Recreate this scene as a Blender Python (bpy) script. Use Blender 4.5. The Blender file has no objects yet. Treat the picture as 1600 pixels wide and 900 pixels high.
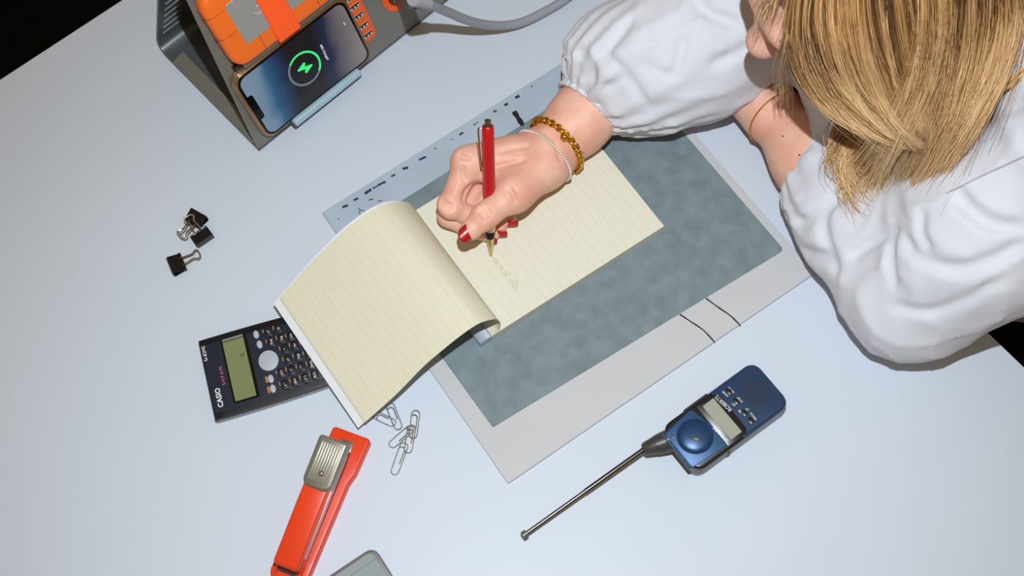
import bpy, bmesh, math, random
import numpy as np
from mathutils import Matrix, Vector
from mathutils.bvhtree import BVHTree

random.seed(7)
rng = np.random.default_rng(7)
scene = bpy.context.scene
COL = scene.collection

# ------------------------------------------------------------------ camera
FPX = 2050.0                       # focal length in pixels of the 1600 x 900 frame
CAM_H = 1.12                       # height above the desk top (desk top is z = 0)
NADIR = (940.0, 1330.0)            # pixel straight below the camera
_d = np.array([(NADIR[0] - 800) / FPX, -(NADIR[1] - 450) / FPX, -1.0]); _d /= np.linalg.norm(_d)
_Z = -_d
_X = np.array([1.0, 0, 0]) - _Z[0] * _Z; _X /= np.linalg.norm(_X)
_Y = np.cross(_Z, _X)
CR = np.array([_X, _Y, _Z])        # camera axes -> world
CC = np.array([0.0, 0.0, CAM_H])
cam_data = bpy.data.cameras.new('camera')
cam_data.sensor_width = 36.0
cam_data.lens = FPX / 1600.0 * 36.0
cam_data.clip_start = 0.02
cam = bpy.data.objects.new('camera', cam_data)
COL.objects.link(cam)
_m = np.eye(4); _m[:3, :3] = CR; _m[:3, 3] = CC
cam.matrix_world = Matrix(_m.tolist())
scene.camera = cam

# ------------------------------------------------------------------ light
world = bpy.data.worlds.new('room_light')
scene.world = world
world.use_nodes = True
_bg = world.node_tree.nodes['Background']
_bg.inputs[0].default_value = (1.0, 0.72, 0.40, 1)
_bg.inputs[1].default_value = 0.25
flash_data = bpy.data.lights.new('camera_flash', 'SPOT')
flash_data.spot_size = math.radians(86); flash_data.spot_blend = 1.0
flash_data.energy = 59.0
flash_data.color = (0.855, 0.94, 1.0)
flash_data.shadow_soft_size = 0.009
flash = bpy.data.objects.new('camera_flash', flash_data)
flash.location = (0.020, 0.190, CAM_H + 0.080)
COL.objects.link(flash)
_aim = CC + (CR @ np.array([0.0, -30 / FPX, -1.0])) * 1.22
flash.rotation_euler = (Vector(_aim.tolist()) - flash.location).to_track_quat('-Z', 'Y').to_euler()
scene.view_settings.view_transform = 'Standard'
scene.view_settings.look = 'None'
scene.view_settings.exposure = 0.0
scene.view_settings.gamma = 1.0
scene.view_settings.use_curve_mapping = False

# ------------------------------------------------------------------ measuring helpers
def ray(px, py):
    return CR @ np.array([(px - 800) / FPX, -(py - 450) / FPX, -1.0])
def P(px, py, z=0.0):
    """world point at height z that the photograph shows at this pixel"""
    d = ray(px, py)
    return CC + d * ((z - CAM_H) / d[2])
def unit(v):
    v = np.asarray(v, float); return v / np.linalg.norm(v)
class Frame:
    """an object's own axes; uv() measures photo pixels on its local plane at height h"""
    def __init__(s, o, x, z=(0, 0, 1)):
        s.o = np.asarray(o, float); s.z = unit(z)
        x = np.asarray(x, float); s.x = unit(x - (x @ s.z) * s.z); s.y = np.cross(s.z, s.x)
    def uv(s, px, py, h=0.0):
        d = ray(px, py); o = s.o + s.z * h
        q = CC + d * (((o - CC) @ s.z) / (d @ s.z)) - s.o
        return (float(q @ s.x), float(q @ s.y))
    def uvs(s, pts, h=0.0):
        return [s.uv(a, b, h) for a, b in pts]
    def loc(s, w):
        q = np.asarray(w, float) - s.o
        return (float(q @ s.x), float(q @ s.y), float(q @ s.z))
    def mat(s):
        m = np.eye(4); m[:3, 0] = s.x; m[:3, 1] = s.y; m[:3, 2] = s.z; m[:3, 3] = s.o
        return Matrix(m.tolist())
def table_frame(p0, p1, z=0.0):
    a = P(*p0, z); b = P(*p1, z)
    return Frame(a, b - a)

# ------------------------------------------------------------------ materials
def lin(c):
    return tuple(((v / 255) / 12.92 if v / 255 <= 0.04045 else (((v / 255) + 0.055) / 1.055) ** 2.4) for v in c)
def M(name, rgb, rough=0.5, metal=0.0, spec=0.5, noise=None, bump=None, coat=0.0, emit=None, sss=0.0, trans=0.0, alpha=1.0, sheen=0.0, stretch=None):
    m = bpy.data.materials.new(name); m.use_nodes = True
    nt = m.node_tree; b = nt.nodes['Principled BSDF']
    c = lin(rgb)
    b.inputs['Base Color'].default_value = (*c, 1)
    b.inputs['Roughness'].default_value = rough
    b.inputs['Metallic'].default_value = metal
    b.inputs['Specular IOR Level'].default_value = spec
    b.inputs['Coat Weight'].default_value = coat
    b.inputs['Transmission Weight'].default_value = trans
    b.inputs['Alpha'].default_value = alpha
    b.inputs['Sheen Weight'].default_value = sheen
    if sss:
        b.inputs['Subsurface Weight'].default_value = sss
        b.inputs['Subsurface Radius'].default_value = (0.006, 0.0025, 0.0015)
        b.inputs['Subsurface Scale'].default_value = 1.0
    if emit:
        b.inputs['Emission Color'].default_value = (*lin(emit[0]), 1)
        b.inputs['Emission Strength'].default_value = emit[1]
    if noise or bump:
        tc = nt.nodes.new('ShaderNodeTexCoord')
        src = tc.outputs['Object']
        if stretch:
            mp = nt.nodes.new('ShaderNodeMapping'); mp.inputs['Scale'].default_value = stretch
            nt.links.new(src, mp.inputs[0]); src = mp.outputs[0]
    if noise:                       # (scale, amount, detail[, second colour])
        n = nt.nodes.new('ShaderNodeTexNoise'); n.inputs['Scale'].default_value = noise[0]
        n.inputs['Detail'].default_value = noise[2] if len(noise) > 2 else 4
        nt.links.new(src, n.inputs['Vector'])
        mr = nt.nodes.new('ShaderNodeMapRange'); mr.inputs[1].default_value = 0.3; mr.inputs[2].default_value = 0.7
        nt.links.new(n.outputs['Fac'], mr.inputs[0])
        mx = nt.nodes.new('ShaderNodeMix'); mx.data_type = 'RGBA'
        c2 = lin(noise[3]) if len(noise) > 3 else tuple(v * (1 - noise[1]) for v in c)
        mx.inputs[6].default_value = (*c, 1); mx.inputs[7].default_value = (*c2, 1)
        nt.links.new(mr.outputs[0], mx.inputs[0]); nt.links.new(mx.outputs[2], b.inputs['Base Color'])
    if bump:
        n = nt.nodes.new('ShaderNodeTexNoise'); n.inputs['Scale'].default_value = bump[0]; n.inputs['Detail'].default_value = 3
        nt.links.new(src, n.inputs['Vector'])
        bp = nt.nodes.new('ShaderNodeBump'); bp.inputs['Strength'].default_value = bump[1]; bp.inputs['Distance'].default_value = 0.001
        nt.links.new(n.outputs['Fac'], bp.inputs['Height']); nt.links.new(bp.outputs[0], b.inputs['Normal'])
    return m

# ------------------------------------------------------------------ object helpers
def tag(o, label=None, cat=None, group=None, kind=None):
    if label: o['label'] = label
    if cat: o['category'] = cat
    if group: o['group'] = group
    if kind: o['kind'] = kind
    return o
def empty(name, frame, label, cat, group=None):
    o = bpy.data.objects.new(name, None); o.empty_display_size = 0.02
    COL.objects.link(o); o.matrix_world = frame.mat()
    return tag(o, label, cat, group)
def link(name, me, mat, parent=None, smooth=False, loc=None, rot=None):
    o = bpy.data.objects.new(name, me); COL.objects.link(o)
    if mat is not None:
        me.materials.clear(); me.materials.append(mat)
    if parent is not None: o.parent = parent
    if loc is not None: o.location = loc
    if rot is not None: o.rotation_euler = rot
    if smooth:
        for p in me.polygons: p.use_smooth = True
    return o
def mesh(verts, faces, name='m'):
    me = bpy.data.meshes.new(name); me.from_pydata([tuple(map(float, v)) for v in verts], [], faces); me.update(); return me
def bm_mesh(bm, name='m'):
    bmesh.ops.recalc_face_normals(bm, faces=bm.faces)
    me = bpy.data.meshes.new(name); bm.to_mesh(me); bm.free(); return me
def auto_smooth(me, ang=35):
    for p in me.polygons: p.use_smooth = True
    bm = bmesh.new(); bm.from_mesh(me); lim = math.radians(ang)
    for e in bm.edges:
        e.smooth = not (len(e.link_faces) == 2 and e.calc_face_angle(0) > lim)
    bm.to_mesh(me); bm.free()
def roundpoly(pts, r, n=5):
    out = []; N = len(pts)
    rs = r if isinstance(r, (list, tuple)) else [r] * N
    for i in range(N):
        p0, p1, p2 = (np.array(pts[(i + k) % N], float) for k in (-1, 0, 1))
        if rs[i] <= 0: out.append(tuple(p1)); continue
        a = unit(p0 - p1); b = unit(p2 - p1)
        half = math.acos(max(-1, min(1, float(a @ b)))) / 2
        t = rs[i] / math.tan(half); t = min(t, 0.49 * np.linalg.norm(p0 - p1), 0.49 * np.linalg.norm(p2 - p1))
        q0 = p1 + a * t; q2 = p1 + b * t
        for k in range(n + 1):
            s = k / n
            out.append(tuple((1 - s) ** 2 * q0 + 2 * s * (1 - s) * (p1 * 0.78 + (q0 + q2) * 0.11) + s * s * q2))
    return out
def prism(name, pts, z0, z1, mat, parent=None, bevel=0.0, segs=2, bottom=False, loc=None, rot=None, top_scale=None):
    """extruded outline whose rim is rounded with rings that step inwards"""
    a = 0.5 * sum(pts[i][0] * pts[(i + 1) % len(pts)][1] - pts[(i + 1) % len(pts)][0] * pts[i][1] for i in range(len(pts)))
    p = np.array(pts if a > 0 else pts[::-1], float)
    keep = np.linalg.norm(p - np.roll(p, 1, 0), axis=1) > 1e-7; p = p[keep]; n = len(p)
    d1 = p - np.roll(p, 1, 0); d2 = np.roll(p, -1, 0) - p
    n1 = np.stack([d1[:, 1], -d1[:, 0]], 1); n2 = np.stack([d2[:, 1], -d2[:, 0]], 1)
    n1 /= np.linalg.norm(n1, axis=1, keepdims=True); n2 /= np.linalg.norm(n2, axis=1, keepdims=True)
    m = n1 + n2; m /= np.maximum(np.linalg.norm(m, axis=1, keepdims=True), 1e-9)
    m /= np.maximum((m * n1).sum(1, keepdims=True), 0.45)
    b = min(bevel, (z1 - z0) * (0.5 if bottom else 1.0)); rings = []
    if b > 0 and bottom:
        rings += [(b * (1 - math.sin(t)), z0 + b * (1 - math.cos(t))) for t in np.linspace(0, math.pi / 2, segs + 1)]
    else: rings.append((0.0, z0))
    if b > 0: rings += [(b * (1 - math.cos(t)), z1 - b * (1 - math.sin(t))) for t in np.linspace(0, math.pi / 2, segs + 1)]
    else: rings.append((0.0, z1))
    V = []
    for off, z in rings: V += [(x, y, z) for x, y in (p - m * off)]
    R = len(rings); Fs = [tuple(range(n))[::-1], tuple((R - 1) * n + k for k in range(n))]
    for r in range(R - 1):
        for k in range(n): Fs.append((r * n + k, r * n + (k + 1) % n, (r + 1) * n + (k + 1) % n, (r + 1) * n + k))
    me = mesh(V, Fs, name); auto_smooth(me, 40)
    return link(name, me, mat, parent, loc=loc, rot=rot)
def box(name, x0, x1, y0, y1, z0, z1, mat, parent=None, bevel=0.0, segs=2, loc=None, rot=None):
    return prism(name, [(x0, y0), (x1, y0), (x1, y1), (x0, y1)], z0, z1, mat, parent, bevel, segs, bevel > 0, loc, rot)
def ellipse(cx, cy, rx, ry, n=24, a0=0.0):
    return [(cx + rx * math.cos(t) * math.cos(a0) - ry * math.sin(t) * math.sin(a0), cy + rx * math.cos(t) * math.sin(a0) + ry * math.sin(t) * math.cos(a0)) for t in np.linspace(0, 2 * math.pi, n, endpoint=False)]
def catmull(pts, n=8, closed=False):
    pts = [np.array(p, float) for p in pts]; N = len(pts); out = []
    rngi = range(N) if closed else range(N - 1)
    for i in rngi:
        p1, p2 = pts[i], pts[(i + 1) % N]
        p0 = pts[(i - 1) % N] if closed or i > 0 else 2 * p1 - p2
        p3 = pts[(i + 2) % N] if closed or i + 2 < N else 2 * p2 - p1
        for k in range(n):
            t = k / n
            out.append(0.5 * ((2 * p1) + (-p0 + p2) * t + (2 * p0 - 5 * p1 + 4 * p2 - p3) * t * t + (-p0 + 3 * p1 - 3 * p2 + p3) * t ** 3))
    if not closed: out.append(pts[-1])
    return out
def tube_geo(pts, r, sides=8, closed=False, caps=True):
    pts = np.array(pts, float); N = len(pts)
    r = np.full(N, r, float) if np.isscalar(r) else np.array(r, float)
    T = np.roll(pts, -1, 0) - np.roll(pts, 1, 0) if closed else np.gradient(pts, axis=0)
    T /= np.maximum(np.linalg.norm(T, axis=1, keepdims=True), 1e-12)
    u = np.cross(T[0], (0, 0, 1.0))
    if np.linalg.norm(u) < 1e-3: u = np.cross(T[0], (1.0, 0, 0))
    u = unit(u); V = []
    for i in range(N):
        u = u - (u @ T[i]) * T[i]; u = unit(u); w = np.cross(T[i], u)
        for k in range(sides):
            a = 2 * math.pi * k / sides
            V.append(pts[i] + r[i] * (math.cos(a) * u + math.sin(a) * w))
    Fs = []
    for i in range(N if closed else N - 1):
        for k in range(sides):
            a = i * sides + k; b = i * sides + (k + 1) % sides; j = ((i + 1) % N) * sides
            Fs.append((a, b, j + (k + 1) % sides, j + k))
    if caps and not closed:
        Fs.append(tuple(range(sides))[::-1]); Fs.append(tuple((N - 1) * sides + k for k in range(sides)))
    return V, Fs
def tube(name, pts, r, mat, parent=None, sides=8, closed=False):
    me = mesh(*tube_geo(pts, r, sides, closed), name)
    o = link(name, me, mat, parent); auto_smooth(me, 50); return o
def lathe(name, prof, mat, parent=None, sides=24, loc=None, rot=None, axis_mat=None):
    """prof: (radius, height) along local z"""
    V = []; Fs = []
    for r, h in prof:
        for k in range(sides):
            a = 2 * math.pi * k / sides; V.append((r * math.cos(a), r * math.sin(a), h))
    for i in range(len(prof) - 1):
        for k in range(sides):
            Fs.append((i * sides + k, i * sides + (k + 1) % sides, (i + 1) * sides + (k + 1) % sides, (i + 1) * sides + k))
    Fs.append(tuple(range(sides))[::-1]); Fs.append(tuple((len(prof) - 1) * sides + k for k in range(sides)))
    me = mesh(V, Fs, name); o = link(name, me, mat, parent, loc=loc, rot=rot); auto_smooth(me, 40)
    if axis_mat is not None: o.matrix_local = axis_mat
    return o
def join_geo(parts):
    V = []; Fs = []
    for v, f in parts:
        n = len(V); V.extend(v); Fs.extend([tuple(i + n for i in q) for q in f])
    return V, Fs
def text(name, s, size, mat, parent, loc, rotz=0.0, align='LEFT', extrude=0.00006, sx=1.0, bold=0.0):
    cu = bpy.data.curves.new(name, 'FONT'); cu.body = s; cu.size = size; cu.extrude = extrude; cu.align_x = align; cu.align_y = 'CENTER'
    cu.resolution_u = 2; cu.offset = bold
    tmp = bpy.data.objects.new('tmp', cu); COL.objects.link(tmp)
    dg = bpy.context.evaluated_depsgraph_get()
    me = bpy.data.meshes.new_from_object(tmp.evaluated_get(dg))
    bpy.data.objects.remove(tmp)
    o = link(name, me, mat, parent, loc=loc, rot=(0, 0, rotz)); o.scale = (sx, 1, 1)
    return o
# ------------------------------------------------------------------ shared materials
m_desk = M('desk_laminate', (204, 212, 224), 0.42, noise=(3.0, 0.03), spec=0.35)
m_desk_edge = M('desk_edge', (40, 41, 44), 0.5)
m_floor = M('dark_carpet', (6, 7, 10), 0.9, spec=0.1, noise=(60, 0.5))
m_black = M('black_plastic', (13, 13, 14), 0.32)
m_black_gloss = M('black_gloss', (7, 7, 8), 0.12)
m_chrome = M('steel_wire', (150, 146, 138), 0.28, metal=1.0)
m_white_print = M('white_print', (225, 228, 230), 0.6)
m_gold = M('gold', (226, 170, 62), 0.22, metal=1.0)

# ------------------------------------------------------------------ desk and floor
e_top = unit(P(190, 0) - P(0, 124))                 # direction of the long desk edge
e_side = np.array([-e_top[1], e_top[0], 0])
p_top = P(95, 62); p_right = P(1557, 532)
A1 = float(p_right @ e_top); B1 = float(p_top @ e_side)
A0 = A1 - 1.75; B0 = B1 - 1.15
dframe = Frame(e_top * A0 + e_side * B0, e_top)
desk = empty('desk', dframe, 'large white desk with a thin dark edge, under all the stationery', 'desk')
W, D = A1 - A0, B1 - B0
prism('tabletop', roundpoly([(0, 0), (W, 0), (W, D), (0, D)], 0.004, 3), -0.024, 0.0, m_desk, desk, 0.0012, 2)
for x in (0.06, W - 0.10):
    for y in (0.06, D - 0.10):
        box('leg', x, x + 0.04, y, y + 0.04, -0.73, -0.024, m_black, desk, 0.002)
fm = mesh([(-3, -3, -0.73), (3, -3, -0.73), (3, 3.5, -0.73), (-3, 3.5, -0.73)], [(0, 1, 2, 3)])
tag(link('floor', fm, m_floor), kind='structure')

# ------------------------------------------------------------------ desk mat (board, panel, strip)
m_board = M('mat_board', (190, 190, 192), 0.6, noise=(25, 0.05))
m_board_side = M('mat_board_side', (105, 108, 108), 0.6)
m_panel = M('mat_panel', (120, 136, 141), 0.62, noise=(75, 0.26, 9), bump=(900, 0.12))
m_strip = M('mat_strip', (172, 188, 202), 0.3, noise=(18, 0.12, 5))
m_ink = M('blue_ink', (28, 52, 86), 0.5)
m_mark = M('black_marker', (18, 19, 22), 0.5)
bf = table_frame((794, 757), (1272, 429))
dm = empty('desk_mat', bf, 'pale grey desk mat with a dark grey writing panel, under the notepad', 'desk mat')
bl = [bf.uv(794, 757), bf.uv(1272, 429), None, bf.uv(504, 335)]
w_b = bl[1][0]; h_b = bl[3][1]
prism('board', roundpoly([(0, 0), (w_b, 0), (w_b + 0.002, h_b), (bl[3][0], h_b)], [0.001, 0.004, 0.003, 0.001], 3), 0.0, 0.0034, m_board, dm, 0.0004, 1)
ZM = 0.0034
pn = bf.uvs([(770, 668), (1225, 391), (1074, 209)], ZM)
ptop = bf.uvs([(629, 312), (812, 200)], ZM)
py1 = 0.5 * (ptop[0][1] + ptop[1][1])
prism('writing_panel', roundpoly([pn[0], pn[1], (w_b - 0.006, py1 + 0.02), (pn[0][0] - 0.002, py1 + 0.02)], [0.0005, 0.004, 0.002, 0.001], 3), ZM - 0.0002, ZM + 0.0009, m_panel, dm, 0.0003, 1)
prism('plastic_strip', roundpoly([(bl[3][0] + 0.0006, py1), (w_b + 0.0005, py1), (w_b + 0.0012, h_b - 0.0006), (bl[3][0] + 0.0006, h_b - 0.0006)], 0.001, 3), ZM - 0.0002, ZM + 0.0016, m_strip, dm, 0.0004, 1)
ZS = ZM + 0.0016
def stroke(name, pts_px, width, mat, z, frame, parent, jit=0.0):
    c = [np.array(frame.uv(*p, z)) for p in pts_px]
    c = [np.array(p) for p in catmull([(*p, 0) for p in c], 5)]
    V = []; n = len(c)
    for i, p in enumerate(c):
        t = unit((c[min(i + 1, n - 1)] - c[max(i - 1, 0)])[:2]); nn = np.array([-t[1], t[0]])
        w = width * (0.92 + 0.14 * math.sin(i * 1.1 + jit)) * 0.5
        for s in (-1, 1): V.append((*(p[:2] + nn * s * w), z + 0.00004))
    top = len(V)
    Fs = [(2 * i, 2 * i + 1, 2 * i + 3, 2 * i + 2) for i in range(n - 1)]
    me = mesh(V, Fs, name); return link(name, me, mat, parent)
stroke('marker_line', [(1062, 491), (1080, 503), (1099, 516), (1117, 535)], 0.0015, m_mark, ZM, bf, dm)
stroke('marker_line', [(1103, 466), (1122, 480), (1142, 494), (1157, 509)], 0.0015, m_mark, ZM, bf, dm, 1.0)
stroke('marker_line', [(803, 174), (810, 185), (817, 196)], 0.0052, m_mark, ZS, bf, dm)
for a, b, w in [((535, 324), (544, 321), .0028), ((553, 313), (560, 310), .0026), ((570, 303), (580, 296), .0032), ((582, 295), (590, 291), .0018), ((590, 290), (603, 284), .0024),
                ((611, 276), (618, 273), .0022), ((629, 264), (638, 262), .003), ((655, 250), (666, 245), .0026), ((679, 233), (682, 232), .0014), ((718, 211), (724, 207), .0024),
                ((741, 196), (743, 193), .0018), ((745, 192), (747, 191), .0016), ((771, 175), (776, 173), .0024), ((788, 165), (794, 162), .003), ((805, 153), (812, 150), .0034),
                ((830, 136), (832, 135), .0016), ((576, 313), (583, 311), .0014), ((590, 315), (597, 313), .0010), ((528, 343), (530, 342), .0012), ((703, 219), (709, 217), .0007)]:
    stroke('ink_mark', [a, ((a[0] + b[0]) / 2, (a[1] + b[1]) / 2 - .4), b], w, m_ink, ZS, bf, dm, a[0])
stroke('ink_mark', [(560, 325), (563, 329), (561, 332), (565, 336), (569, 332), (566, 328), (563, 329)], .0007, m_mark, ZS, bf, dm)
# ------------------------------------------------------------------ notepad
Z0 = ZM + 0.0009
def paper_mat(name, rgb, line_rgb, spacing, axis, width=0.045, rough=0.75):
    m = M(name, rgb, rough, spec=0.25)
    nt = m.node_tree; b = nt.nodes['Principled BSDF']
    tc = nt.nodes.new('ShaderNodeUVMap') if axis == 'uv' else nt.nodes.new('ShaderNodeTexCoord')
    sp = nt.nodes.new('ShaderNodeSeparateXYZ'); nt.links.new(tc.outputs['UV'] if axis == 'uv' else tc.outputs['Object'], sp.inputs[0])
    dv = nt.nodes.new('ShaderNodeMath'); dv.operation = 'DIVIDE'; dv.inputs[1].default_value = spacing
    nt.links.new(sp.outputs[0], dv.inputs[0])
    fr = nt.nodes.new('ShaderNodeMath'); fr.operation = 'FRACT'; nt.links.new(dv.outputs[0], fr.inputs[0])
    lt = nt.nodes.new('ShaderNodeMath'); lt.operation = 'LESS_THAN'; lt.inputs[1].default_value = width; nt.links.new(fr.outputs[0], lt.inputs[0])
    mx = nt.nodes.new('ShaderNodeMix'); mx.data_type = 'RGBA'
    mx.inputs[6].default_value = (*lin(rgb), 1); mx.inputs[7].default_value = (*lin(line_rgb), 1)
    nt.links.new(lt.outputs[0], mx.inputs[0]); nt.links.new(mx.outputs[2], b.inputs['Base Color'])
    return m
m_page = paper_mat('ruled_page', (218, 215, 196), (198, 200, 190), 0.0091, 'obj', 0.045)
m_sheet = paper_mat('ruled_sheet', (216, 212, 188), (196, 196, 180), 0.0091, 'uv', 0.045)
m_paper_side = M('paper_block_side', (212, 210, 200), 0.8, stretch=(20, 20, 4000), noise=(1, 0.25))
m_cover = M('white_cover', (226, 227, 231), 0.5)
m_bind = M('binding_tape', (150, 160, 170), 0.45)
m_card = M('backing_card', (176, 176, 168), 0.7)
nf0 = Frame(P(752, 542, Z0), P(1037, 360, Z0) - P(752, 542, Z0))
nf = Frame(nf0.o, nf0.x)
pad = empty('notepad', nf, 'open yellow ruled notepad with its upper sheets folded back', 'notepad')
NL = nf.uv(1037, 360)[0]; NW = nf.uv(650, 330, 0.009)[1] + 0.001
TH = 0.0092
prism('backing_card', [(0, 0), (NL, 0), (NL, NW), (0, NW)], 0.0, 0.0012, m_card, pad)
XB = 0.0205
prism('page_block', [(0.0004, 0), (NL, 0.0002), (NL, NW), (0.0004, NW)], 0.0012, TH - 0.0003, m_paper_side, pad, 0.0003, 1)
prism('top_page', [(XB - 0.004, 0), (NL, 0), (NL, NW), (XB - 0.004, NW)], TH - 0.0003, TH, m_page, pad)
prism('binding_tape', roundpoly([(-0.0008, -0.0002), (XB - 0.008, -0.0002), (XB - 0.008, NW + 0.0002), (-0.0008, NW + 0.0002)], 0.0004, 2), 0.0, TH + 0.0002, m_bind, pad, 0.0008, 2)
def lp(px, py, Y):
    o = nf.o + nf.y * Y; d = ray(px, py)
    q = CC + d * (((o - CC) @ nf.y) / (d @ nf.y)) - nf.o
    return (float(q @ nf.x), float(q[2]))
near = [(XB - 0.006, TH), (XB - 0.001, TH + 0.003)] + [lp(*p, 0) for p in [(782, 508), (781, 503), (776, 498.5), (769, 499), (760, 501), (745, 507), (720, 524), (690, 548), (660, 574), (620, 615), (570, 660)]]
far = [(XB - 0.006, TH), (XB - 0.001, TH + 0.003)] + [lp(*p, NW) for p in [(648, 327), (645, 322), (640, 318.5), (631, 316.5), (620, 316), (600, 320), (575, 332), (540, 358), (500, 396), (470, 428), (437, 465)]]
def resample(pr, n):
    c = np.array(catmull(pr, 10)); s = np.r_[0, np.cumsum(np.linalg.norm(np.diff(c, axis=0), axis=1))]
    t = np.linspace(0, s[-1], n); return np.stack([np.interp(t, s, c[:, k]) for k in range(3)], 1), s[-1]
near = [(x, 0.0, z) for x, z in near[:-3]] + [nf.loc(P(*q)) for q in ((660, 574, .0420), (620, 615, .0295), (570, 660, .0165))]
far = [(x, NW, z) for x, z in far[:-3]] + [nf.loc(P(*q)) for q in ((500, 396, .0440), (470, 428, .0350), (437, 465, .0255))]
def sheet(name, mat, dz, ext, parent, thick, far_shift=0.0, in_shift=0.0, end_y=0.0):
    n, m = 56, 14
    a, la = resample(near, n); b, lb = resample(far, n)
    floor_z = 0.0012
    V = []; uv = []
    for layer in (0, 1):
        for i in range(n):
            t = i / (n - 1)
            for j in range(m):
                v = j / (m - 1)
                q = a[i] * (1 - v) + b[i] * v
                x = q[0] - ext * t * t; z = q[2] - dz * min(1, t * 6) - ext * t * t * 0.55 - layer * thick
                x -= in_shift * math.sin(min(1, t * 5) * math.pi) 
                y = q[1] + far_shift * min(1, t * 4) + end_y * t * t
                V.append((x, y, max(z, floor_z - nf.o[2] + (0.0002 if layer == 0 else 0))))
                uv.append((t * la, v * NW))
    Fs = []
    def idx(l, i, j): return l * n * m + i * m + j
    for i in range(n - 1):
        for j in range(m - 1):
            Fs.append((idx(0, i, j), idx(0, i, j + 1), idx(0, i + 1, j + 1), idx(0, i + 1, j)))
            Fs.append((idx(1, i, j), idx(1, i + 1, j), idx(1, i + 1, j + 1), idx(1, i, j + 1)))
    for i in range(n - 1):
        for j in (0, m - 1):
            q = (idx(0, i, j), idx(0, i + 1, j), idx(1, i + 1, j), idx(1, i, j)); Fs.append(q if j == 0 else q[::-1])
    for i in (0, n - 1):
        for j in range(m - 1):
            q = (idx(0, i, j), idx(1, i, j), idx(1, i, j + 1), idx(0, i, j + 1)); Fs.append(q if i == 0 else q[::-1])
    me = mesh(V, Fs, name); u = me.uv_layers.new(name='UVMap')
    for lo in me.loops: u.data[lo.index].uv = uv[lo.vertex_index]
    o = link(name, me, mat, parent); auto_smooth(me, 50)
    return o
sheet('folded_sheet', m_sheet, 0.0, 0.0, pad, 0.0007)
sheet('white_cover', m_cover, 0.0016, 0.0075, pad, 0.0006, 0.0040, 0.0, -0.003)
# handwriting on the page (impressed pencil-thin loops)
m_hand = M('pen_writing', (186, 174, 138), 0.6)
hw = bf
def scribble(pts, w=0.0004):
    stroke('handwriting', pts, w, m_hand, TH + 0.0001, nf, pad)
scribble([(769, 401), (774, 404), (776, 408), (772, 410), (770, 406), (776, 405), (779, 411), (776, 413), (774, 410), (779, 411)])
scribble([(781, 416), (784, 413), (782, 419), (786, 417), (784, 423)])
scribble([(784, 427), (788, 425), (791, 423), (790, 429), (786, 431), (792, 428), (798, 425), (797, 429), (793, 430)])
scribble([(795, 434), (798, 437), (796, 440)])
scribble([(798, 441), (803, 438), (810, 439), (806, 443), (801, 442), (804, 447), (808, 443), (807, 448), (800, 448)])
scribble([(798, 452), (803, 454), (808, 452), (808, 450)])
# ------------------------------------------------------------------ docking stand
m_metal = M('stand_metal', (128, 127, 120), 0.42, metal=0.35, noise=(40, 0.06))
m_metal_in = M('stand_inner', (96, 100, 102), 0.38, metal=0.45, noise=(300, 0.12))
m_orange_pl = M('orange_plastic', (238, 92, 24), 0.45)
m_orange_rub = M('orange_rubber', (246, 112, 24), 0.5, noise=(8, 0.05))
m_drive = M('drive_grey', (158, 160, 158), 0.4, metal=0.25)
m_blue_clip = M('blue_clip', (158, 188, 200), 0.4)
m_dark = M('dark_recess', (22, 22, 24), 0.5)
sB = P(405, 237); se = unit(P(702, 0) - sB)
sf = Frame(sB, se)                                 # x along the front edge, y to the back
stand = empty('docking_stand', sf, 'grey metal docking stand with orange ports, holding the phone', 'docking stand')
TH_F = math.radians(70)
back_depth = sf.uv(240, 77)[1]
SL = 0.40
pn_z = unit(-sf.y * math.sin(TH_F) + sf.z * math.cos(TH_F))
pf = Frame(sB + sf.z * 0.002, se, pn_z)            # x along the edge, y up the slope, z out of the panel
ang_b = math.radians(78)                            # inner angle of the back plate
apex_h = back_depth / (1 / math.tan(TH_F) + 1 / math.tan(ang_b))
slope_len = 0.205
kx = pf.uv(292, 0)[0] / pf.uv(292, 0)[1]            # the panel's side edge leans in
def child_frame(name, fr, parent_frame, parent):
    """Matrix of a frame local to its thing"""
    return parent_frame.mat().inverted() @ fr.mat()
def put(o, fr, pfr):
    o.matrix_local = pfr.mat().inverted() @ fr.mat(); return o
o = prism('front_panel', roundpoly([(0, 0), (SL, 0), (SL - kx * slope_len, slope_len), (kx * slope_len, slope_len)], [0.003, .003, .01, .01], 3), -0.0026, 0.0, m_metal, stand, 0.0004, 1)
put(o, pf, sf)
# base and back plate: one bent sheet
prof = [(0.0, 0.0)]
bx = back_depth; rb = 0.018
tl = rb / math.tan((math.pi - (math.pi - ang_b)) / 2)
c1 = np.array([bx - tl, 0.0])
dirb = np.array([-math.cos(ang_b), math.sin(ang_b)])
for k in range(9):
    s = k / 8
    q = (1 - s) ** 2 * c1 + 2 * s * (1 - s) * np.array([bx, 0]) + s * s * (np.array([bx, 0]) + dirb * tl)
    prof.append(tuple(q))
L_b = 0.155
prof.append(tuple(np.array([bx, 0]) + dirb * (L_b - 0.006)))
bpf = Frame(sB + sf.y * bx, se, -unit(sf.y * math.sin(ang_b) + sf.z * math.cos(ang_b)))
qb = bpf.uv(247, 0); kb = max(0.0, min(0.6, qb[0] / max(qb[1], 1e-3)))
print('outlet', oc if 'oc' in globals() else 0, 'stand slant', qb, kx, kb, 'apex', apex_h, 'depth', back_depth, slope_len)
V = []; t_ = 0.0025
pp = np.array(prof); tn = np.gradient(pp, axis=0); nn = np.stack([-tn[:, 1], tn[:, 0]], 1); nn /= np.linalg.norm(nn, axis=1, keepdims=True)
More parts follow.
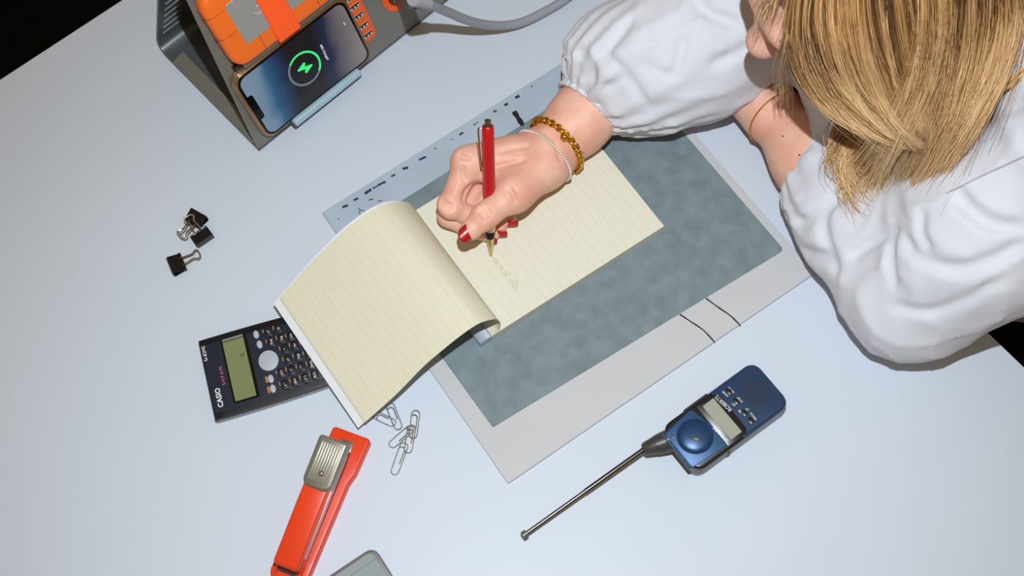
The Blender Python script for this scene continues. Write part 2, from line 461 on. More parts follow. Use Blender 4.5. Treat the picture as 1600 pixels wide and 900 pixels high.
for layer in (0, 1):
    for i, (y, z) in enumerate(pp + nn * (t_ if layer else 0)):
        xl = kb * max(0, z) / math.sin(ang_b); V += [(xl, y, z + 0.001), (SL - xl, y, z + 0.001)]
n = len(pp); Fs = []
for i in range(n - 1):
    a = 2 * i; Fs.append((a, a + 2, a + 3, a + 1)); b = 2 * n + a; Fs.append((b, b + 1, b + 3, b + 2))
    Fs.append((a, b, b + 2, a + 2)); Fs.append((a + 1, a + 3, b + 3, b + 1))
Fs.append((0, 1, 2 * n + 1, 2 * n)); Fs.append((2 * n - 2, 4 * n - 2, 4 * n - 1, 2 * n - 1))
me = mesh(V, Fs); o = link('base_shell', me, m_metal_in, stand); auto_smooth(me, 40)
# upturned flange along the open side of the base
h_f = 0.020
fl = [(0.010, 0.0), (0.034, 0.007), (0.052, 0.0105), (bx - 0.034, 0.0115), (bx - 0.030, 0.0)]
V = []
for x in (0.0, 0.0020):
    V += [(x + 0.0004 + o_, y, 0.0036 + o_ * 0.85) for y, o_ in fl]
k = 5; Fs = [tuple(range(k)), tuple(range(2 * k - 1, k - 1, -1))] + [(i, i + k, (i + 1) % k + k, (i + 1) % k) for i in range(k)]
link('side_flange', mesh(V, Fs), m_metal, stand)
# vent slots in the back plate (lit slot edges painted as pale grey bars)
m_slot_edge = M('slot_edge_light', (150, 152, 150), 0.4, metal=0.4)
va, vb = bpf.uv(255, 54, .003), bpf.uv(284, 38, .003); vc = bpf.uv(258, 18, .003)
print('vent', va, vb, vc)
for r in range(9):
    for c in range(3):
        w0 = va[1] + r * (vc[1] - va[1]) / 4
        if w0 > L_b - 0.02: continue
        u0 = va[0] + r * (vc[0] - va[0]) / 4 + c * (vb[0] - va[0] + .014)
        o = box('slot_lit_edge', u0, u0 + (vb[0] - va[0]), w0, w0 + 0.0010, 0, 0.0012, m_slot_edge, stand)
        fr = Frame(bpf.o + bpf.z * 0.0022 + sf.z * .001, bpf.x, bpf.z); put(o, fr, sf)
# orange USB plate on the panel
def on(pts, h=0.0): return pf.uvs(pts, h)
ub = on([(566.7, -14), (589.5, 54), (570.5, 68), (530, 0)])
ux1 = ub[1][0]; uy0 = ub[2][1] * 0.5 + ub[1][1] * 0.5
up = roundpoly([(ux1 - 0.045, uy0), (ux1, uy0), (ux1 + 0.002, uy0 + 0.085), (ux1 - 0.043, uy0 + 0.085)], 0.006, 4)
o = prism('port_plate', up, 0.0, 0.0012, m_orange_pl, stand, 0.0005, 2); put(o, pf, sf)
m_pin = M('port_pins', (214, 208, 196), 0.3, metal=0.3)
for cx, cy in [(541.5, 1.5), (553, 11), (559, 26), (567, 41), (574, 55)]:
    u, w = pf.uv(cx, cy, 0.0012)
    port = prism('usb_port', [(u - 0.0062, w - 0.0023), (u + 0.0062, w - 0.0023), (u + 0.0062, w + 0.0023), (u - 0.0062, w + 0.0023)], 0.0011, 0.0016, m_dark, stand); put(port, pf, sf)
    for k in range(3):
        x = u - 0.0045 + k * 0.0040
        pin = box('pin', x, x + 0.0022, w - 0.0016, w + 0.0004, 0.0015, 0.0019, m_pin); pin.parent = port
    rim = mesh(*join_geo([tube_geo([(u - .0064, w - .0025, .0015), (u + .0064, w - .0025, .0015), (u + .0064, w + .0025, .0015), (u - .0064, w + .0025, .0015)], 0.0003, 4, True)]))
    r_ = link('port_rim', rim, m_pin); r_.parent = port
# round outlet
ou, ow = pf.uv(619, -8, 0.0)
ring = []
for r, h in [(0.0165, 0.0), (0.0165, 0.0012), (0.0158, 0.0018), (0.0115, 0.0018), (0.0108, 0.0012), (0.0105, -0.002)]: ring.append((r, h))
o = lathe('outlet_ring', [(0.0172, 0), (0.0172, 0.0012), (0.0165, 0.0018), (0.0112, 0.0018), (0.0105, 0.0010)], m_orange_pl, stand, 36)
put(o, Frame(pf.o + pf.x * ou + pf.y * ow, pf.x, pf.z), sf)
o = lathe('outlet_recess', [(0.0106, 0.0009), (0.0106, 0.0013)], M('outlet_inside', (110, 36, 10), 0.5), stand, 36)
put(o, Frame(pf.o + pf.x * ou + pf.y * ow, pf.x, pf.z), sf)
# blue rest for the phone
cb = on([(457, 184), (551, 112)], 0.0)
wy = 0.5 * (cb[0][1] + cb[1][1])
c0 = pf.uv(455, 186, 0.012); c1 = pf.uv(560, 108, 0.012)
wl = 0.5 * (c0[1] + c1[1])
o = prism('phone_rest', roundpoly([(c0[0], wl - 0.008), (c1[0], wl - 0.008), (c1[0], wl - 0.0005), (c0[0], wl - 0.0005)], 0.0022, 3), 0.0, 0.016, m_blue_clip, stand, 0.0018, 3); put(o, pf, sf)
o = prism('rest_underside', roundpoly([(c0[0] - .001, wl - 0.0115), (c1[0] - .001, wl - 0.0115), (c1[0] - .001, wl - 0.0082), (c0[0] - .001, wl - 0.0082)], 0.0015, 3), 0.0, 0.012, M('rest_underside_grey', (92, 96, 98), 0.5), stand, 0.001, 2); put(o, pf, sf)  # darker grey strip along the underside of the rest
# ledge that carries the drive
d0 = pf.uv(378, 97, 0.006); d1 = pf.uv(500, 14, 0.006)
wd = pf.uv(431, 60, 0.010)[1]
m_ledge = M('ledge_acrylic', (112, 112, 108), 0.25, metal=0.2)
o = box('drive_ledge', d0[0] - 0.002, d0[0] + 0.150, wd - 0.0055, wd - 0.0015, 0.0, 0.010, m_ledge, stand, 0.0008); put(o, pf, sf)
o = box('ledge_lip', d0[0] - 0.002, d0[0] + 0.150, wd - 0.0052, wd + 0.0005, 0.010, 0.0118, m_ledge, stand, 0.0005); put(o, pf, sf)
o = box('rubber_stop', d0[0] - 0.010, d0[0] - 0.001, wd - 0.006, wd - 0.001, 0.0, 0.004, m_black, stand, 0.001); put(o, pf, sf)

# ------------------------------------------------------------------ portable hard drive
hx0 = pf.uv(352, 55, 0.012)[0]
e1 = pf.uv(316, 25, 0.010); e2 = pf.uv(352, 82, 0.010)
dx0 = e1[0] * 0.35 + e2[0] * 0.65; dw0 = wd - 0.0008
hf = Frame(pf.o + pf.x * dx0 + pf.y * dw0 + pf.z * 0.0004, pf.x, pf.z)
drive = empty('portable_hard_drive', hf, 'orange rubber-clad portable hard drive resting on the grey stand', 'hard drive')
HL, HW, HT = 0.140, 0.086, 0.017
prism('rubber_bumper', roundpoly([(0, 0), (HL, 0), (HL, HW), (0, HW)], 0.015, 7), 0.0, HT, m_orange_rub, drive, 0.006, 4, bottom=True)
l0 = hf.uv(385, 71, HT); l1 = hf.uv(350, 7, HT)
lx = 0.5 * (l0[0] + l1[0]); ly = l0[1]
prism('metal_top', roundpoly([(lx, ly), (HL - lx, ly), (HL - lx, HW - ly), (lx, HW - ly)], 0.003, 3), HT - 0.001, HT + 0.0004, m_drive, drive, 0.0003, 1)
m_groove = M('bumper_groove', (178, 66, 10), 0.6)
for y in (hf.uv(346, 66, HT)[1], hf.uv(326, 34, HT)[1]):
    pts = [(-0.0003, y, 0.004), (-0.0003, y, HT - 0.006), (0.0018, y, HT - 0.0018), (0.006, y, HT - 0.0002), (lx - 0.0005, y - 0.001, HT - 0.0002)]
    tube('bumper_groove', catmull(pts, 4), 0.0004, m_groove, drive, 6)
for x in (hf.uv(412, 68, HT)[0], hf.uv(500, 8, HT)[0]):
    tube('bumper_groove', [(x, -0.0002, 0.006), (x, 0.0018, HT - 0.0018), (x, 0.006, HT), (x, ly - 0.0005, HT)], 0.0004, m_groove, drive, 6)
s0 = hf.uv(430, 54, HT + 0.001)[0]; s1 = hf.uv(464, 30, HT + 0.001)[0]
strap = prism('strap', roundpoly([(s0, -0.0012), (s1, -0.0012), (s1, HW + 0.001), (s0, HW + 0.001)], 0.001, 2), 0.001, HT + 0.0012, M('strap_orange', (250, 84, 16), 0.55), drive, 0.0008, 2)
m_rib = M('strap_rib', (255, 100, 26), 0.5)
nr = 34
for k in range(nr):
    y = 0.001 + k * (HW - 0.002) / nr
    r_ = box('rib', s0 + 0.0008, s1 - 0.0008, y, y + 0.0014, HT + 0.0010, HT + 0.0019, m_rib, bevel=0.0003, segs=1); r_.parent = strap
tx = hf.uv(403, 13, HT)
text('logo', 'L', 0.011, m_white_print, drive, (tx[0] + 0.002, tx[1], HT + 0.0005), math.pi, 'CENTER')
tube('logo_swash', catmull([(tx[0] + 0.002, tx[1] - 0.004, HT + 0.0005), (tx[0] - 0.002, tx[1] - 0.0045, HT + 0.0005), (tx[0] - 0.005, tx[1] - 0.001, HT + 0.0005)], 4), 0.0003, m_white_print, drive, 4)

# ------------------------------------------------------------------ smartphone
PT = 0.0105
scr = pf.uvs([(372.1, 129.2), (421, 208.2), (579.7, 89.2), (530.6, 3.3)], PT)
sx0 = 0.5 * (scr[0][0] + scr[1][0]); sx1 = 0.5 * (scr[2][0] + scr[3][0]); sy0 = 0.5 * (scr[1][1] + scr[2][1]); sy1 = 0.5 * (scr[0][1] + scr[3][1])
print('phone screen', sx1 - sx0, sy1 - sy0)
phf = Frame(pf.o + pf.x * sx0 + pf.y * sy0 + pf.z * 0.0003, pf.x, pf.z)
SW, SH = sx1 - sx0, sy1 - sy0
phone = empty('smartphone', phf, 'smartphone with a green charging ring on screen, lying on the stand', 'phone')
m_case = M('clear_case', (150, 122, 92), 0.12, metal=0.55)
m_gold_frame = M('phone_frame', (176, 138, 96), 0.18, metal=0.9)
prism('case', roundpoly([(-.0058, -.0055), (SW + .0058, -.0055), (SW + .0058, SH + .0055), (-.0058, SH + .0055)], 0.012, 7), 0.0, PT - 0.0016, m_case, phone, 0.0016, 3, bottom=True)
prism('frame', roundpoly([(-.0042, -.004), (SW + .0042, -.004), (SW + .0042, SH + .004), (-.0042, SH + .004)], 0.0105, 7), 0.002, PT - 0.0006, m_gold_frame, phone, 0.0012, 3)
prism('bezel', roundpoly([(-.0026, -.0026), (SW + .0026, -.0026), (SW + .0026, SH + .0026), (-.0026, SH + .0026)], 0.0098, 7), 0.004, PT - 0.0001, m_black_gloss, phone, 0.0003, 1)
# screen: emissive wallpaper
ms = bpy.data.materials.new('screen_wallpaper'); ms.use_nodes = True
nt = ms.node_tree; b = nt.nodes['Principled BSDF']; b.inputs['Base Color'].default_value = (0.01, 0.01, 0.012, 1); b.inputs['Roughness'].default_value = 0.15
tc = nt.nodes.new('ShaderNodeTexCoord'); sp = nt.nodes.new('ShaderNodeSeparateXYZ'); nt.links.new(tc.outputs['Object'], sp.inputs[0])
nz = nt.nodes.new('ShaderNodeTexNoise'); nz.inputs['Scale'].default_value = 40; nt.links.new(tc.outputs['Object'], nz.inputs['Vector'])
ad = nt.nodes.new('ShaderNodeMath'); ad.operation = 'MULTIPLY_ADD'; ad.inputs[1].default_value = 0.014; nt.links.new(nz.outputs['Fac'], ad.inputs[0])
sk = nt.nodes.new('ShaderNodeMath'); sk.operation = 'MULTIPLY_ADD'; sk.inputs[1].default_value = -0.18; nt.links.new(sp.outputs[1], sk.inputs[0]); nt.links.new(sp.outputs[0], sk.inputs[2])
nt.links.new(sk.outputs[0], ad.inputs[2])
dv = nt.nodes.new('ShaderNodeMath'); dv.operation = 'DIVIDE'; dv.inputs[1].default_value = SW; nt.links.new(ad.outputs[0], dv.inputs[0])
rp = nt.nodes.new('ShaderNodeValToRGB'); nt.links.new(dv.outputs[0], rp.inputs[0])
els = rp.color_ramp.elements
stops = [(0.0, (128, 150, 172)), (0.12, (110, 140, 165)), (0.20, (38, 92, 132)), (0.30, (22, 48, 84)), (0.40, (14, 12, 16)), (0.62, (12, 10, 14)), (0.74, (22, 34, 66)), (0.82, (92, 88, 96)), (1.0, (134, 126, 124))]
els[0].position, els[0].color = stops[0][0], (*lin(stops[0][1]), 1)
els[1].position, els[1].color = stops[-1][0], (*lin(stops[-1][1]), 1)
for p_, c_ in stops[1:-1]:
    e_ = els.new(p_); e_.color = (*lin(c_), 1)
nt.links.new(rp.outputs[0], b.inputs['Emission Color']); b.inputs['Emission Strength'].default_value = 0.8
screen = prism('screen', roundpoly([(0, 0), (SW, 0), (SW, SH), (0, SH)], 0.0078, 7), 0.005, PT, ms, phone)
# notch at the short end
prism('notch', roundpoly([(-0.0006, SH * 0.30), (0.0052, SH * 0.30), (0.0052, SH * 0.72), (-0.0006, SH * 0.72)], [0, .0028, .0028, 0], 4), 0.006, PT + 0.0001, m_black_gloss, phone)
m_green = M('ring_green', (40, 190, 100), 0.4, emit=((52, 205, 110), 0.75))
m_ringgrey = M('ring_grey', (80, 90, 100), 0.4, emit=((98, 106, 116), 0.6))
rc = np.array(phf.uv(476, 107, PT)); RR = 0.0172
def arc(name, a0, a1, mat):
    n = 40; V = []
    for k in range(n + 1):
        a = math.radians(a0 + (a1 - a0) * k / n)
        for r in (RR - 0.0011, RR + 0.0011): V.append((rc[0] + r * math.cos(a), rc[1] + r * math.sin(a), PT + 0.00015))
    Fs = [(2 * i, 2 * i + 1, 2 * i + 3, 2 * i + 2) for i in range(n)]
    return link(name, mesh(V, Fs), mat, phone)
arc('charge_arc', -46, 130, m_green); arc('charge_track', 130, 314, m_ringgrey)
# lightning bolt
ba_ = np.array(phf.uv(340 + 534 / 4.285, 474 / 4.285, PT)); bb_ = np.array(phf.uv(340 + 636 / 4.285, 434 / 4.285, PT)); bd_ = bb_ - ba_; bn_ = np.array([-bd_[1], bd_[0]])
bp_ = [tuple(ba_ + bd_ * x + bn_ * y) for x, y in [(0, 0), (.46, .36), (.56, .30), (.50, .08), (.96, .07), (1, 0), (.56, -.36), (.46, -.30), (.50, -.08), (.04, -.08)]]
prism('bolt', bp_, PT - 0.0001, PT + 0.0002, m_green, phone)
q0 = phf.uv(340 + 688 / 4.285, 298 / 4.285, PT); q1 = phf.uv(340 + 740 / 4.285, 400 / 4.285, PT)
m_lit = M('screen_text', (200, 200, 205), 0.5, emit=((215, 215, 220), 0.7))
text('charge_text', '84% Charged', 0.0035, m_lit, phone, ((q0[0] + q1[0]) / 2, (q0[1] + q1[1]) / 2, PT + 0.0002), math.atan2(q1[1] - q0[1], q1[0] - q0[0]), 'CENTER')
q2 = phf.uv(538, 37, PT)
box('status_icon', q2[0] - 0.0003, q2[0] + 0.0003, q2[1] - 0.0018, q2[1] + 0.0018, PT, PT + 0.0002, m_lit, phone)

# ------------------------------------------------------------------ power cable in the outlet
m_cable = M('cable_grey', (150, 152, 160), 0.45)
oc = pf.o + pf.x * ou + pf.y * ow
cpts = [oc + pf.z * 0.004, oc + pf.z * 0.016 + pf.x * 0.004 - pf.y * .004]
cpts = [P(628, -3, oc[2] + .012), P(650, 0, .150)] + [P(674, 8, .122), P(700, 19, .090), P(727, 30.5, .062), P(755, 38, .038), P(785, 40, .020), P(815, 35, .0100), P(850, 19, .0062), P(890, -6, .0055), P(940, -50, .0055), P(980, -110, .0055)]
kf = Frame(P(785, 39, 0), (1, 0, 0))
cab = empty('power_cable', kf, 'grey power cable plugged into the orange outlet of the stand', 'cable')
loc_pts = [kf.loc(p) for p in cpts]
tube('cord', catmull(loc_pts[1:], 10), 0.0046, m_cable, cab, 14)
pb = np.array(loc_pts[0]); pc = np.array(loc_pts[1]); pd = np.array(loc_pts[2])
st_pts = [pc + (pd - pc) * t for t in np.linspace(-0.2, 0.75, 16)]
tube('strain_relief', st_pts, [0.0066 - 0.0012 * (k / 15) + (0.0006 if k % 2 else -0.0004) for k in range(16)], m_cable, cab, 14)
plug_c = np.array(kf.loc(oc + pf.z * 0.003)); 
tube('plug', catmull([plug_c, plug_c + np.array(kf.loc(kf.o + pf.z)) * 0.012, pc - (pc - pb) * 0.15, pc + (pd - pc) * .1], 6), [0.0085] * 8 + [0.0080] * 8 + [0.0072] * 3, M('plug_dark', (84, 84, 92), 0.4), cab, 16)
# ------------------------------------------------------------------ calculator
m_calc = M('calc_navy', (38, 46, 62), 0.38, metal=0.25, noise=(30, 0.12))
m_calc_side = M('calc_grey_side', (150, 148, 152), 0.35, metal=0.4)
m_calc_dark = M('calc_dark_rail', (14, 16, 24), 0.3)
m_lcd = M('lcd_green', (122, 130, 88), 0.35, noise=(12, 0.06))
m_keyd = M('calc_key_dark', (16, 19, 28), 0.4)
m_keyg = M('calc_key_grey', (172, 178, 188), 0.45)
m_redp = M('print_pink', (206, 106, 122), 0.6)
m_orp = M('print_orange', (178, 112, 58), 0.6)
CT = 0.0128
cfr = table_frame((318, 597), (475, 550), 0.0)
ce = cfr.x
# the long axis: mean of both long edges and the square of the short ones
e_a = unit(P(437, 500, CT) - P(305, 533, CT)); e_b = unit(P(512, 603, CT) - P(340, 655, CT)); e_c = unit(P(371, 626.7, CT) - P(345, 537, CT))
e_c = np.array([-e_c[1], e_c[0], 0])
cx = unit(e_a + e_b + e_c * 0.8)
cf = Frame(P(322, 596, 0), cx)
calc = empty('calculator', cf, 'dark blue scientific calculator partly under the folded-back notepad sheet', 'calculator')
yA = cf.uv(305, 533, CT)[1]; yB = cf.uv(340, 655, CT)[1]; x0 = 0.5 * (cf.uv(305, 533, CT)[0] + cf.uv(340, 655, CT)[0])
ym = (yA + yB) / 2; hw = (yA - yB) / 2; CL = 0.150
def calc_outline(grow=0.0):
    pts = []
    for k in range(15):
        t = k / 14; pts.append((x0 + t * CL, ym - hw - grow + 0.0042 * t ** 1.2 - 0.0012 * math.sin(math.pi * t)))
    for k in range(15):
        t = 1 - k / 14; pts.append((x0 + t * CL, ym + hw + grow - 0.0042 * t ** 1.2 + 0.0012 * math.sin(math.pi * t)))
    return pts
prism('back_shell', calc_outline(-0.0005), 0.0, 0.0075, m_calc_side, calc, 0.0015, 2, bottom=True)
prism('body', calc_outline(-0.0003), 0.0072, CT - 0.0006, m_calc_dark, calc, 0.0010, 2)
yb0 = cf.uv(330, 640, CT)[1] - 0.001
prism('face', roundpoly([(x0 + 0.0012, ym - hw + 0.0062), (x0 + CL - .003, ym - hw + 0.0102), (x0 + CL - .003, ym + hw - 0.0102), (x0 + 0.0012, ym + hw - 0.0062)], 0.001, 2), 0.0075, CT, m_calc, calc, 0.0006, 2)
sc = [cf.uv(345, 537, CT), cf.uv(376, 527.5, CT), cf.uv(405, 616.7, CT), cf.uv(371, 626.7, CT)]
lx0 = 0.5 * (sc[0][0] + sc[3][0]); lx1 = 0.5 * (sc[1][0] + sc[2][0]); ly0 = 0.5 * (sc[2][1] + sc[3][1]); ly1 = 0.5 * (sc[0][1] + sc[1][1])
prism('display_window', roundpoly([(lx0 - .0018, ly0 - .002), (lx1 + .003, ly0 - .002), (lx1 + .003, ly1 + .004), (lx0 - .0018, ly1 + .004)], 0.0015, 3), CT - .001, CT + 0.0003, m_black_gloss, calc, .0002, 1)
prism('display', roundpoly([(lx0, ly0), (lx1, ly0), (lx1, ly1), (lx0, ly1)], 0.0006, 2), CT - .001, CT + 0.0005, m_lcd, calc)
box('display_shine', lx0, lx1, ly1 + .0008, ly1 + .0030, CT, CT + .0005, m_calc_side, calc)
q = cf.uv(377, 555, CT); text('digit', '0.', 0.006, M('lcd_segment', (52, 58, 36), .5), calc, (q[0] + .001, q[1], CT + .0006), math.pi / 2, 'CENTER')
q = cf.uv(342, 637, CT); q2 = cf.uv(345, 613, CT)
text('brand_print', 'CASIO', 0.0066, m_white_print, calc, (0.5 * (q[0] + q2[0]), cf.uv(341, 638, CT)[1], CT + .0002), math.pi / 2, 'LEFT', bold=0.00015)
q = cf.uv(322, 562, CT); text('model_print', 'fx-82MS', 0.0046, m_white_print, calc, (q[0], q[1] - .0015, CT + .0002), math.pi / 2, 'LEFT')
q = cf.uv(350, 602, CT); text('series_print', 'S-V.P.A.M.', 0.0042, m_redp, calc, (cf.uv(347, 585, CT)[0], q[1], CT + .0002), math.pi / 2, 'LEFT', sx=1.1)
def key(name, px, py, rx, ry, mat, lab=None, h=0.0014, r=None, ts=0.0034):
    u, v = cf.uv(px, py, CT)
    k = prism(name, roundpoly([(u - rx, v - ry), (u + rx, v - ry), (u + rx, v + ry), (u - rx, v + ry)], r or min(rx, ry) * 0.5, 4), CT - .0005, CT + h, mat, calc, 0.0005, 2)
    if lab:
        t = text('key_print', lab, ts, m_white_print, None, (u, v, CT + h + .0001), math.pi / 2, 'CENTER'); t.parent = k
    return k
Kp = lambda x, y: (395 + x / 6.925, 495 + y / 6.925)
for x, y, lab in [(352, 735, 'x⁻¹'), (315, 610, 'nCr'), (205, 275, 'Pol('), (170, 165, 'x³'), (460, 700, 'ab/c'), (420, 580, '√'), (385, 468, 'x²'), (350, 352, '^'), (312, 238, 'log'), (280, 130, 'ln'),
                  (570, 665, '(−)'), (530, 545, '°′″'), (495, 430, 'hyp'), (455, 315, 'sin'), (415, 215, 'cos'), (672, 630, 'RCL'), (640, 515, 'ENG'), (605, 405, '('), (565, 290, ')')]:
    key('key', *Kp(x, y), 0.0033, 0.0048, m_keyd, lab)
    u, v = cf.uv(*Kp(x, y), CT)
    box('key_caption', u - 0.0052, u - 0.0042, v + 0.0005, v + 0.0042, CT, CT + .0002, m_orp, calc)
for x, y in [(38, 195), (75, 303), (197, 675), (220, 780)]:
    u, v = cf.uv(*Kp(x, y), CT)
    prism('oval_key', ellipse(u, v, 0.0026, 0.0040, 20), CT - .0004, CT + .0014, m_keyg, calc, .0005, 2)
for x, y in [(150, 680), (172, 790)]:
    u, v = cf.uv(*Kp(x, y), CT); box('key_caption', u - .0011, u + .0011, v - .003, v + .003, CT, CT + .0002, m_orp, calc)
u, v = cf.uv(*Kp(172, 477), CT)
prism('cursor_disc', ellipse(u, v, 0.0092, 0.0100, 36), CT - .0004, CT + .0016, m_keyg, calc, .0008, 2)

# ------------------------------------------------------------------ binder clips
m_clip = M('clip_black', (12, 12, 13), 0.3)
m_wire = M('clip_wire', (176, 164, 146), 0.22, metal=1.0)
def binder_clip(frame, label, W=0.0185, open_up=(20, -4)):
    c = empty('binder_clip', frame, label, 'binder clip', 'binder clips on the desk')
    h = 0.0085; dlen = 0.0115; t = 0.0007
    outer = [(0, h / 2 + .0016), (0, h / 2 + .0002), (-dlen + .001, .0004), (-dlen, .001)]
    prof = [(0.0, h / 2 + .0010), (-dlen * .5, h * .80), (-dlen, h), (-dlen - .0006, h - .0006), (-dlen - .0006, .0006), (-dlen, 0.0), (-dlen * .5, h * .20), (0.0, h / 2 - .0010)]
    inner = [(x + (.0007 if x < -dlen * .9 else 0), z + (-t if z > h / 2 else t)) for x, z in prof]
    V = []
    for y in (-W / 2, W / 2):
        V += [(x, y, z) for x, z in prof] + [(x, y, z) for x, z in inner]
    n = len(prof); m = 2 * n; Fs = []
    for i in range(n - 1):
        Fs += [(i, i + 1, m + i + 1, m + i), (n + i, m + n + i, m + n + i + 1, n + i + 1), (i, n + i, n + i + 1, i + 1), (m + i, m + i + 1, m + n + i + 1, m + n + i)]
    for i in (0, n - 1): Fs.append((i, m + i, m + n + i, n + i))
    bm = bmesh.new(); vs = [bm.verts.new(v) for v in V]
    for f in Fs: bm.faces.new([vs[i] for i in f])
    me = bm_mesh(bm); link('clip_body', me, m_clip, c)
    for s in (1, -1):
        zc = h / 2 + s * 0.0014
        for y0, y1 in ((-W / 2, -W * .30), (-W * .12, W * .12), (W * .30, W / 2)):
            tube('lip_roll', [(0.0003, y0, zc), (0.0003, y1, zc)], 0.0011, m_clip, c, 8)
        a = math.radians(open_up[0] if s > 0 else open_up[1])
        L = [(0, -.0036), (.004, -.0034), (.010, -.0026), (.0125, -.0030), (.0150, -.0046), (.0172, -.0040), (.0182, 0), (.0172, .0040), (.0150, .0046), (.0125, .0030), (.010, .0026), (.004, .0034), (0, .0036)]
        pts = [(x * math.cos(a), y, zc + x * math.sin(a)) for x, y in L]
        pts = [(0, -.0052, zc)] + pts + [(0, .0052, zc)]
        tube('wire_handle', catmull(pts, 4), 0.00055, m_wire, c, 6)
    return c
def clip_frame(p_body, p_handle, z, tilt=0.0, roll=0.0):
    a = P(*p_body, z); b = P(*p_handle, z); x = unit(b - a)
    x = unit(x * math.cos(math.radians(tilt)) + np.array([0, 0, 1]) * math.sin(math.radians(tilt)))
    y = unit(np.cross((0, 0, 1), x)); zz = np.cross(x, y)
    r = math.radians(roll); zz = zz * math.cos(r) + y * math.sin(r)
    return Frame(a, x, zz)
binder_clip(clip_frame((287, 412), (316, 399), 0.0002, 0, 0), 'black binder clip lying alone, nearest the calculator', open_up=(4, 4))
binder_clip(clip_frame((303, 352), (281, 381), 0.0005, 0, 0), 'black binder clip pointing its wire handle towards the lone clip below', open_up=(14, 0))
binder_clip(clip_frame((313, 366), (297, 344), 0.0005, 0, 0), 'black binder clip lying nose to nose against the uppermost binder clip', open_up=(38, 2))

# ------------------------------------------------------------------ paper clips
def paper_clip(p0, p1, label, z=0.0006, tilt=0.0):
    a = P(*p0, z); b = P(*p1, z); L = float(np.linalg.norm(b - a))
    x = unit(b - a) + np.array([0, 0, tilt])
    fr = Frame(a, x, np.cross(x, np.cross((0, 0, 1), x)))
    w = 0.0037; w2 = 0.0028
    def cap(cx, r, s, a0, a1, n=7): return [(cx + r * math.cos(t), s + r * math.sin(t), 0) for t in np.radians(np.linspace(a0, a1, n))]
    path = [(L * .30, w, 0)] + cap(L - w, w, 0, 90, -90) + cap(w, w - .0002, 0.0, 270, 90) + cap(L - w * 1.9, w2, .0009, 90, -90) + [(L * .35, -w2 + .0009, 0.0004)]
    z_off = [(p[0], p[1], p[2] + .0006 * (i > 14)) for i, p in enumerate(path)]
    o = tube('paper_clip', z_off, 0.00048, m_wire2, None, 6)
    o.matrix_world = fr.mat(); tag(o, label, 'paper clip', 'paper clips below the notepad')
m_wire2 = M('paperclip_wire', (182, 174, 158), 0.25, metal=1.0)
paper_clip((645, 685), (650, 641), 'silver paper clip standing uppermost in the clip heap by the stapler', 0.0026)
paper_clip((637, 708), (644, 664), 'silver paper clip lying across the middle of the clip heap', 0.0016)
paper_clip((609, 698), (645, 667), 'silver paper clip slanting left out of the clip heap', 0.0008)
paper_clip((615, 742), (633, 692), 'silver paper clip at the lowest end of the clip heap', 0.0008)
paper_clip((624, 671), (608, 630), 'silver paper clip leaning out from under the folded notepad sheet', 0.0016)
paper_clip((618, 663), (584, 647), 'silver paper clip mostly hidden under the folded notepad sheet', 0.0007)

# ------------------------------------------------------------------ stapler
m_sorange = M('stapler_orange', (224, 62, 18), 0.34, coat=0.1)
m_sside = M('stapler_lit_side', (214, 150, 142), 0.35, metal=0.4)
m_scap = M('stapler_cap', (140, 136, 124), 0.35, metal=0.6)
m_steel = M('bright_steel', (190, 188, 184), 0.25, metal=1.0)
so = table_frame((452, 893), (552, 672), 0.0)
stp = empty('stapler', so, 'orange desk stapler with a ribbed silver cap, below the calculator', 'stapler')
B_ = lambda x, y: so.uv(x, y, 0.010)
q = [B_(520, 667), B_(580, 684), B_(556, 744), B_(545, 757), B_(487, 900)]
yl = q[0][1]; yr = q[1][1]
xe = 0.5 * (q[0][0] + q[1][0]); xr = -0.010
prism('base', roundpoly([(xr, q[4][1] + .002), (q[3][0], q[3][1] + .001), (q[2][0] + .002, yr), (xe, yr), (xe, yl), (q[2][0], yl), (q[3][0] - .006, yl - .001), (xr, yl - .002)], [0.006, .004, .004, .003, .003, .004, .004, .006], 4), 0.0, 0.010, m_sorange, stp, 0.0018, 3)
ycen = 0.5 * (yl + yr)
box('anvil', xe - .022, xe - .008, ycen - .006, ycen + .006, 0.0098, 0.0106, m_steel, stp, .0002)
AZ = 0.034
ZR, ZC, ZF = .031, .044, .052
a0 = so.uv(425, 880, ZR); a1 = so.uv(465, 890, ZR); a2 = so.uv(475, 750, ZC); a3 = so.uv(511, 763, ZC); a4 = so.uv(500, 678, ZF); a5 = so.uv(547, 694, ZF)
yl2 = (a0[1] + a2[1] + a4[1]) / 3; yr2 = (a1[1] + a3[1] + a5[1]) / 3
print('stapler arm y', a0[1], a2[1], a4[1], '|', a1[1], a3[1], a5[1], 'base', yl, yr)
xa0 = 0.5 * (a0[0] + a1[0]); xa1 = 0.5 * (a4[0] + a5[0]); xcap = 0.5 * (a2[0] + a3[0])
def wedge(name, xs, z_lo, z_hi, y0, y1, mat, parent, bevel):
    bm = bmesh.new(); V = []
    for x, zl, zh in zip(xs, z_lo, z_hi):
        V.append([bm.verts.new(p) for p in ((x, y0, zl), (x, y1, zl), (x, y1, zh), (x, y0, zh))])
    bm.faces.new(V[0]); bm.faces.new(V[-1][::-1])
    for a, b in zip(V, V[1:]):
        for k in range(4): bm.faces.new((a[k], b[k], b[(k + 1) % 4], a[(k + 1) % 4]))
    bmesh.ops.recalc_face_normals(bm, faces=bm.faces)
    es = [e for e in bm.edges if e.calc_face_angle(0) > 0.5]
    bmesh.ops.bevel(bm, geom=es, offset=bevel, segments=3, profile=0.5, affect='EDGES', clamp_overlap=True)
    me = bm_mesh(bm); auto_smooth(me, 40); return link(name, me, mat, parent)
xm = xa0 + 0.5 * (xa1 - xa0)
